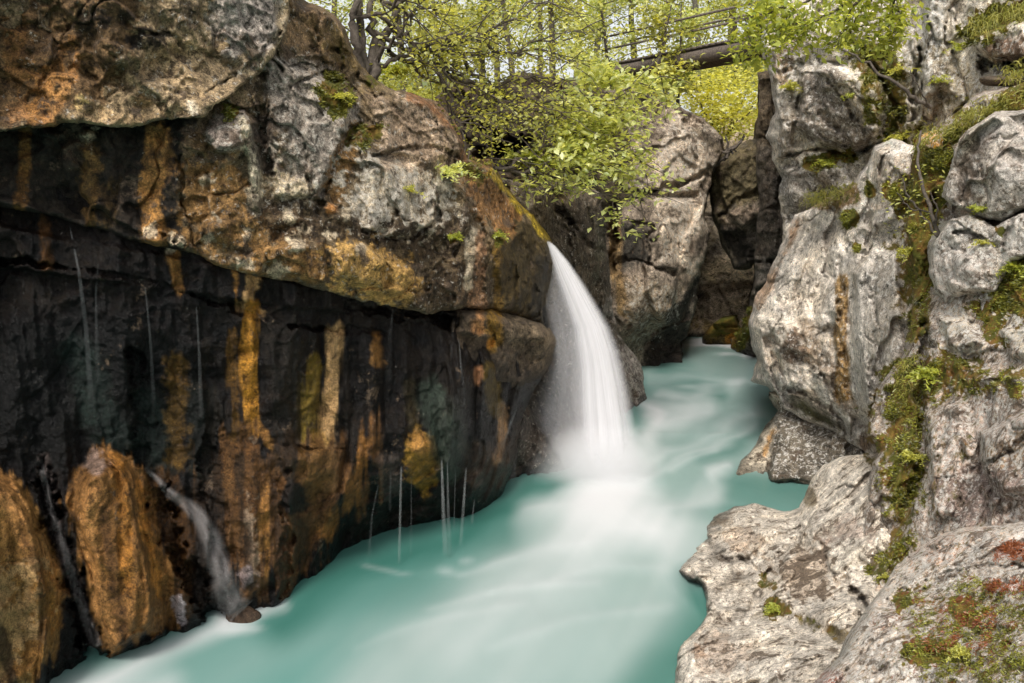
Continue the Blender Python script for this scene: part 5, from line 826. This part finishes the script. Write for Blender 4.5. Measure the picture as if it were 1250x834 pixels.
# overhanging branches from above, top right
ob = empty('overhanging_branch', at(1010, -60, 12.5)); tag(ob, 'fresh green leafy branches hanging in from above at the top right', 'branch')
r = np.random.default_rng(33); T_ = Tubes(); tips = []
for b_ in [[(1080, -70, 12.0), (1020, -20, 12.2), (960, 10, 12.5), (900, 25, 12.8)], [(1100, -70, 11.8), (1060, -10, 11.9), (1010, 20, 12.2), (950, 35, 12.5)], [(1080, -70, 12), (1070, -10, 12.2), (1045, 25, 12.4), (1030, 50, 12.6)], [(1020, -60, 12.4), (960, -20, 12.8), (920, 10, 13), (935, 70, 13.1)], [(1100, -70, 11.8), (1090, -10, 12.1), (1100, 30, 12.4)]]:
    P = px_branch(T_, b_, .03, .008, 5, .05, r); tips += list(P[4:])
    for k in range(7):
        i = int(r.integers(4, len(P))); d = norm(np.array([-.3+r.normal()*.6, r.normal()*.4, -.4+r.normal()*.4])); w_ = wander(P[i], d, .25+.35*r.random(), 6, .2, r, .06); T_.add(w_, np.linspace(.008, .003, 7), 4); tips += w_[2:]
T_.build('branches', M_BARK, ob); tp = np.array(tips); n = 3000; P = tp[r.integers(0, len(tp), n)]+r.normal(size=(n, 3))*np.array([.12, .15, .08]); leaves('leaves', P, .11, M_LEAF_DK, ob, seed=43, asp=.45, up=.7, droop=.5)
# sapling and dead branch on the right
sp = empty('sapling', at(1145, 290, 10.2)); tag(sp, 'thin bare sapling growing from the mossy gully on the right', 'sapling'); T_ = Tubes(); r = np.random.default_rng(34)
for b_, a_, c_ in [([(1148, 296, 10.1), (1138, 262, 10.2), (1124, 225, 10.4), (1121, 190, 10.6), (1122, 160, 10.8)], .028, .012), ([(1146, 290, 10.1), (1125, 262, 10.2), (1108, 240, 10.2), (1100, 215, 10.2)], .018, .007), ([(1140, 275, 10.15), (1144, 255, 10.0), (1136, 235, 10.0)], .014, .006), ([(1138, 262, 10.2), (1112, 255, 10.1), (1095, 235, 10.)], .01, .005)]: px_branch(T_, b_, a_, c_, 6, .02, r)
T_.build('trunk', M_BARK, sp); P = at(np.array([1105]*1), np.array([240]), 10.1); tw = at(r.uniform(1080, 1150, 150), r.uniform(200, 290, 150), r.uniform(9.9, 10.4, 150)); leaves('leaves', tw, .06, M_LEAF, sp, seed=44, asp=.35)
db = empty('dead_branch', at(1136, 132, 13.4)); tag(db, 'long thin dark bare branch slanting down across the upper right cliff', 'branch'); T_ = Tubes()
for b_, a_, c_ in [([(1136, 132, 13.6), (1112, 118, 13.6), (1085, 95, 13.7), (1050, 72, 13.9), (1010, 52, 14.1)], .035, .014), ([(1136, 132, 13.6), (1122, 110, 13.4), (1112, 85, 13.4)], .014, .006), ([(1034, 63, 13.9), (1034, 78, 13.9)], .01, .005), ([(1030, 60, 14), (1000, 54, 14.2), (940, 62, 14.6)], .008, .004)]: px_branch(T_, b_, a_, c_, 6, .03, r)
T_.build('stem', M_BARK, db)
# dry twigs in the gap
dg = empty('driftwood', at(880, 205, 25.2)); tag(dg, 'tangle of dark driftwood sticks jammed above the wedged boulder', 'driftwood'); T_ = Tubes()
for b_ in [[(862, 215, 25.3), (880, 195, 25.2), (905, 172, 25.1), (908, 165, 25.)], [(868, 205, 25.3), (890, 190, 25.3)], [(886, 192, 25.1), (888, 166, 25.2)], [(865, 190, 25.), (900, 184, 25.2)], [(895, 186, 25), (906, 168, 24.9)]]: px_branch(T_, b_, .05, .025, 5, .06, r)
T_.build('sticks', M_BARK, dg)
gb = empty('gap_bush', at(880, 168, 33.6)); tag(gb, 'yellow green bush with dark thin stems below the footbridge, over the far gap', 'bush'); T_ = Tubes(); tips = []; r = np.random.default_rng(35)
for b_ in [[(880, 172, 33.6), (870, 130, 33.8), (852, 95, 34)], [(882, 172, 33.6), (885, 130, 33.6), (875, 90, 34)], [(885, 172, 33.6), (900, 130, 33.4), (915, 95, 33.6)], [(878, 168, 33.6), (862, 140, 33.4), (838, 105, 33.4)], [(884, 168, 33.6), (900, 150, 33.), (925, 125, 33.)]]: tips += list(px_branch(T_, b_, .05, .02, 5, .1, r))[3:]
T_.build('stems', M_BARK, gb); tp = np.array(tips); n = 5200; P = tp[r.integers(0, len(tp), n)]+r.normal(size=(n, 3))*np.array([.6, .6, .55]); P = P[proj(P)[1] < 172]; leaves('leaves', P, .17, M_LEAF, gb, seed=45, tint=.8)
#--BRIDGE--
fb = empty('footbridge', at(850, 70, 28.5)); tag(fb, 'old dark timber footbridge with thin double handrails half hidden in leaves', 'bridge')
A = at(750, 88, 31.2); Bp = at(965, 39, 25.2); zb = (A[2]+Bp[2])/2; A[2] = zb; Bp[2] = zb; dv = norm((Bp-A)[None])[0]; sv = np.array([-dv[1], dv[0], 0]); Lb = np.linalg.norm(Bp-A)
def box(name, c, d, hl, hw, hh, mat, parent):
    d = np.array(d); s = norm(np.cross(d, np.array([0, 0, 1.]))[None])[0]; u = np.cross(s, d); V = []
    for a in (-1, 1):
        for b in (-1, 1):
            for e in (-1, 1): V.append(np.array(c)+d*hl*a+s*hw*b+u*hh*e)
    return mesh_obj(name, np.array(V), np.array([[0, 1, 3, 2], [4, 6, 7, 5], [0, 4, 5, 1], [2, 3, 7, 6], [0, 2, 6, 4], [1, 5, 7, 3]]), mat, parent, smooth=False)
mid = (A+Bp)/2
for s_ in (-.42, .42):
    T_ = Tubes(); T_.add([A+sv*s_+np.array([0, 0, -.16]), mid+sv*s_+np.array([0, 0, -.2]), Bp+sv*s_+np.array([0, 0, -.16])], [.20, .22, .21], 10); T_.build('log_beam', M_WOOD, fb)
nb = 30
for k in range(nb): box('plank', A+(Bp-A)*(k+.5)/nb+np.array([0, 0, .045+.008*math.sin(k*7.)]), sv, .62, Lb/nb*.46, .03, M_WOOD, fb)
for s_ in (-.55, .55):
    for zz in ((.55, .95) if s_ < 0 else (.95,)): box('rail', mid+sv*s_+np.array([0, 0, zz]), dv, Lb/2, .022, .03, M_WOOD, fb)
    for k in (.03, .36, .68, .97): box('post', A+(Bp-A)*k+sv*(s_*1.06)+np.array([0, 0, .46]), (0, 0, 1.), .56, .05, .05, M_WOOD, fb)
#--TUFTS--
def fern(name, px, py, Y, size, n, mat, lb, seed, cat='fern', grp=None):
    r = np.random.default_rng(seed); c = at(px, py, Y); e = []; tint = []
    for k in range(n):
        a = r.uniform(0, 6.283); el = r.uniform(.25, 1.1); d = np.array([math.cos(a)*math.cos(el), math.sin(a)*math.cos(el)-.25, math.sin(el)]); L = size*(.6+.6*r.random())
        for j in range(1, 9):
            t = j/8; p = c+d*L*t+np.array([0, 0, -L*.55*t*t]); s = norm(np.cross(d, np.array([0, 0, 1.]))[None])[0]
            for sg in (-1, 1):
                for q in (0., .5): e.append(p+s*sg*L*.20*(1-t)*(q+.2)); tint.append(.5)
    o = leaves(name, np.array(e), size*.17, mat, seed=seed, up=1., asp=.45, tint=.55); tag(o, lb, cat, grp); return o
def surfY(px, py, *ds):
    b = 99; 
    for d in ds:
        dd = (d['q'][:, 0]-px)**2+(d['q'][:, 1]-py)**2; i = dd.argmin()
        if dd[i] < 16: b = min(b, float(d['P'][i, 1]))
    return b
ALL = (LW, LU, LSl, LN, B1d, B2d, B3d, B4d, B5d, B6d, R1d, R2d, R3d, R4d, R5d, R6d, R7d, R8d)
for (x, y, sz, n, m, lb, cat) in [(552, 291, .22, 12, M_LEAF_DK, 'bright green fern tuft in a pocket of the left cliff above the main crack', 'fern'), (606, 290, .22, 10, M_LEAF_DK, 'small fern left of the waterfall lip', 'fern'), (410, 120, .28, 12, M_LEAF, 'small green plant sprouting on the grey face near the cliff rim', 'plant'), (500, 235, .2, 8, M_LEAF, 'sparse leafy sprig on the left cliff face under the dark hollow', 'plant'), (548, 212, .35, 18, M_LEAF_BR, 'pale leafy clump on the rim beside the dark hollow', 'plant'), (640, 200, .5, 40, M_LEAF_DK, 'dark green fern clump at the rim right of the dark hollow', 'fern'), (1133, 460, .30, 26, M_LEAF_DK, 'bright green fern in the mossy gully at the middle right', 'fern'), (945, 745, .16, 16, M_LEAF_DK, 'small green plant growing on the pale river ledge', 'plant'), (1115, 560, .22, 26, M_LEAF, 'yellow green leafy clump low in the mossy gully', 'plant'), (1195, 258, .2, 16, M_LEAF_DK, 'dark green plant in the joint under the big smooth boulder', 'plant'), (1240, 330, .25, 22, M_LEAF_DK, 'green leafy plant at the right edge above the rusty moss', 'plant'), (1180, 800, .12, 20, M_LEAF, 'small leafy sprig on the close rock slab', 'plant'), (1080, 705, .10, 14, M_LEAF, 'yellow green sprig between the ledge and the close slab', 'plant'), (1110, 310, .3, 20, M_LEAF, 'yellow fern hanging in the gully left of the cracked boulder', 'fern'), (1197, 298, .14, 12, M_LEAF, 'light green seedling on the cracked boulder', 'plant'), (1005, 200, .3, 16, M_LEAF_DK, 'small green plants on the ledge under the sculpted hollow', 'plant'), (480, 90, .4, 26, M_LEAF_DK, 'green plants at the foot of the multi stemmed tree', 'plant'), (1098, 88, .3, 14, M_LEAF, 'leafy tuft on the upper right cliff left of the bare slanting branch', 'plant'), (1168, 60, .25, 12, M_LEAF_DK, 'small green tuft right of the pale vertical rock rib', 'plant'), (1180, 120, .25, 14, M_LEAF, 'yellow green tuft on the cliff above the grassy slope', 'plant'), (1040, 120, .22, 10, M_LEAF_DK, 'tiny plant in the sculpted hollow of the upper right cliff', 'plant'), (965, 110, .35, 18, M_LEAF, 'drooping plant at the left corner of the upper right cliff', 'plant'), (1145, 100, .22, 12, M_LEAF_DK, 'small fern beside the foot of the bare slanting branch', 'fern'), (1100, 170, .3, 16, M_LEAF, 'yellow green plant on top of the leaning pillar', 'plant')]:
    Y = surfY(x, y, *ALL); fern('plant' if cat == 'plant' else 'fern', x, y, (Y if Y < 90 else 14.5)-.05, sz, n, m, lb, int(x+y), cat)
def scatter(name, dat, n, size, mat, lb, seed, thr=.45, box=None, cat='moss', kind='stuff', asp=.3, up=.2):
    r = np.random.default_rng(seed); q = dat['q']; m = dat['moss'] > thr
    if box: m &= (q[:, 0] > box[0]) & (q[:, 0] < box[2]) & (q[:, 1] > box[1]) & (q[:, 1] < box[3])
    i = np.flatnonzero(m)
    if not len(i): return
    q3 = np.concatenate([q[i], np.zeros((len(i), 1))], 1); w = np.clip(fbm(q3, 1/(9. if dat is R8d else 14.), 3, .6, seed)+.1, 0, 1)**1.5+.004; i = r.choice(i, n, p=w/w.sum())
    P = dat['P'][i]+r.normal(size=(n, 3))*.012; P[:, 1] -= .01
    o = leaves(name, P, size, mat, seed=seed, asp=asp, up=up); tag(o, lb, cat, kind=kind)
scatter('moss', R2d, 5000, .05, M_MOSS, 'moss tufts on the leaning pillar', 61, .5); scatter('moss', R4d, 26000, .036, M_MOSS, 'olive moss covering the steep rocky slope', 62, .45)
scatter('moss', R8d, 6000, .018, M_MOSS, 'moss tufts on the close rock slab', 63, .42, (1080, 690, 1260, 840)); scatter('rust_moss', R8d, 3500, .018, M_RUST, 'rust red moss on the upper edge of the close rock slab', 64, .0, (1215, 662, 1262, 684)); scatter('rust_moss', R8d, 2600, .018, M_RUST, 'rust red moss band lower on the close rock slab', 65, .0, (1205, 708, 1262, 722))
scatter('moss', R1d, 9000, .07, M_MOSS, 'moss hanging on the upper right cliff', 66, .4); scatter('moss', B4d, 1800, .09, M_MOSS, 'moss on the wedged boulder', 67, .3); scatter('moss', B5d, 1500, .09, M_MOSS, 'moss at the foot of the dark pillar', 68, .5); scatter('moss', LU, 3000, .05, M_MOSS, 'moss and small greenery on the upper tier of the left cliff', 69, .4)
def grass(name, pts, n, L, mat, lb, seed, droop=1.0):
    r = np.random.default_rng(seed); V = []; Fs = []
    base = np.array([at(*p) for p in pts])
    for k in range(n):
        t = r.random()*(len(base)-1); i = int(t); p = base[i]*(1-(t-i))+base[i+1]*(t-i)+r.normal(size=3)*.06
        d = norm(np.array([[r.normal()*.5, -.5+r.normal()*.4, .9]]))[0]; s = norm(np.cross(d, r.normal(size=3))[None])[0]; l = L*(.5+r.random()); b = len(V)
        for j in range(4):
            tt = j/3; w = .006*(1-tt*.9); c = p+d*l*tt+np.array([0, -.1, -1.])*l*droop*tt*tt; V += [c-s*w, c+s*w]
        for j in range(3): Fs.append((b+2*j, b+2*j+1, b+2*j+3, b+2*j+2))
    o = mesh_obj(name, np.array(V), np.array(Fs), mat, attrs={'tint': ('FLOAT', np.repeat(r.random(n), 8))}); tag(o, lb, 'grass', kind='stuff')
scatter('moss', R4d, 15000, .032, M_YMOSS, 'bright yellow green moss cushions on the steep rocky slope', 81, .5); scatter('moss', R8d, 6000, .018, M_YMOSS, 'yellow green moss cushions on the close rock slab', 82, .42, (1080, 690, 1260, 840)); scatter('moss', R2d, 2500, .045, M_YMOSS, 'yellow moss cushions on the leaning pillar', 83, .6)
scatter('rust_moss', R8d, 2600, .018, M_RUST, 'scattered rust moss in the middle of the close rock slab', 84, .0, (1120, 735, 1215, 800))
grass('grass', [(1190, 38, 11.7), (1220, 22, 11.5), (1260, 12, 11.3), (1320, 8, 11)], 420, .28, M_GRASS, 'dry hanging grass on the brown overhang at the right edge', 71, 1.1)
grass('grass', [(985, 245, 14.3), (1010, 240, 14.2), (1045, 230, 14.0)], 500, .22, M_GRASS, 'dry brown grass on the shoulder of the leaning pillar', 72, .9)
grass('grass', [(1120, 175, 11.2), (1160, 160, 10.6), (1200, 132, 10.2), (1260, 118, 9.8)], 700, .16, M_GRASS, 'short grass along the top of the mossy slope', 73, .8)
grass('grass', [(1120, 440, 10.0), (1100, 470, 9.9), (1125, 500, 9.6), (1115, 560, 9.2)], 500, .14, M_GRASS, 'grass blades in the mossy gully', 74, .8)
grass('grass', [(1225, 95, 10.6), (1260, 90, 10.2)], 160, .25, M_GRASS, 'grass tuft hanging beside the flat stone', 75, .8)
#--LIGHT--
# ================================================================== LIGHT
w = bpy.data.worlds.new('World'); scene.world = w; w.use_nodes = True; nt = w.node_tree; nt.nodes.clear()
el, az = math.radians(50), math.radians(193)   # sun high, behind and slightly left of the viewpoint
sky = nt.nodes.new('ShaderNodeTexSky'); sky.sky_type = 'NISHITA'; sky.sun_disc = False; sky.sun_elevation = el; sky.sun_rotation = az; sky.dust_density = 4; sky.air_density = 1.0
hs = nt.nodes.new('ShaderNodeHueSaturation'); hs.inputs['Saturation'].default_value = .18; nt.links.new(sky.outputs[0], hs.inputs['Color'])
bg = nt.nodes.new('ShaderNodeBackground'); bg.inputs[1].default_value = .15; nt.links.new(hs.outputs[0], bg.inputs[0]); ow = nt.nodes.new('ShaderNodeOutputWorld'); nt.links.new(bg.outputs[0], ow.inputs[0])
sd = bpy.data.lights.new('sun', 'SUN'); sd.energy = 2.1; sd.angle = math.radians(15); sd.color = (1, .94, .86); so = bpy.data.objects.new('sun', sd); COL.objects.link(so)
import mathutils
dirv = mathutils.Vector((math.sin(az)*math.cos(el), math.cos(az)*math.cos(el), math.sin(el))); so.rotation_euler = dirv.to_track_quat('Z', 'Y').to_euler(); so.location = (0, 0, 40)
scene.render.engine = 'CYCLES'
try:
    scene.cycles.transparent_max_bounces = 24; scene.cycles.max_bounces = 8; scene.cycles.volume_bounces = 6; scene.cycles.diffuse_bounces = 4
except Exception: pass
vs = scene.view_settings; vs.view_transform = 'Standard'; vs.look = 'None'; vs.exposure = .62; vs.gamma = 1
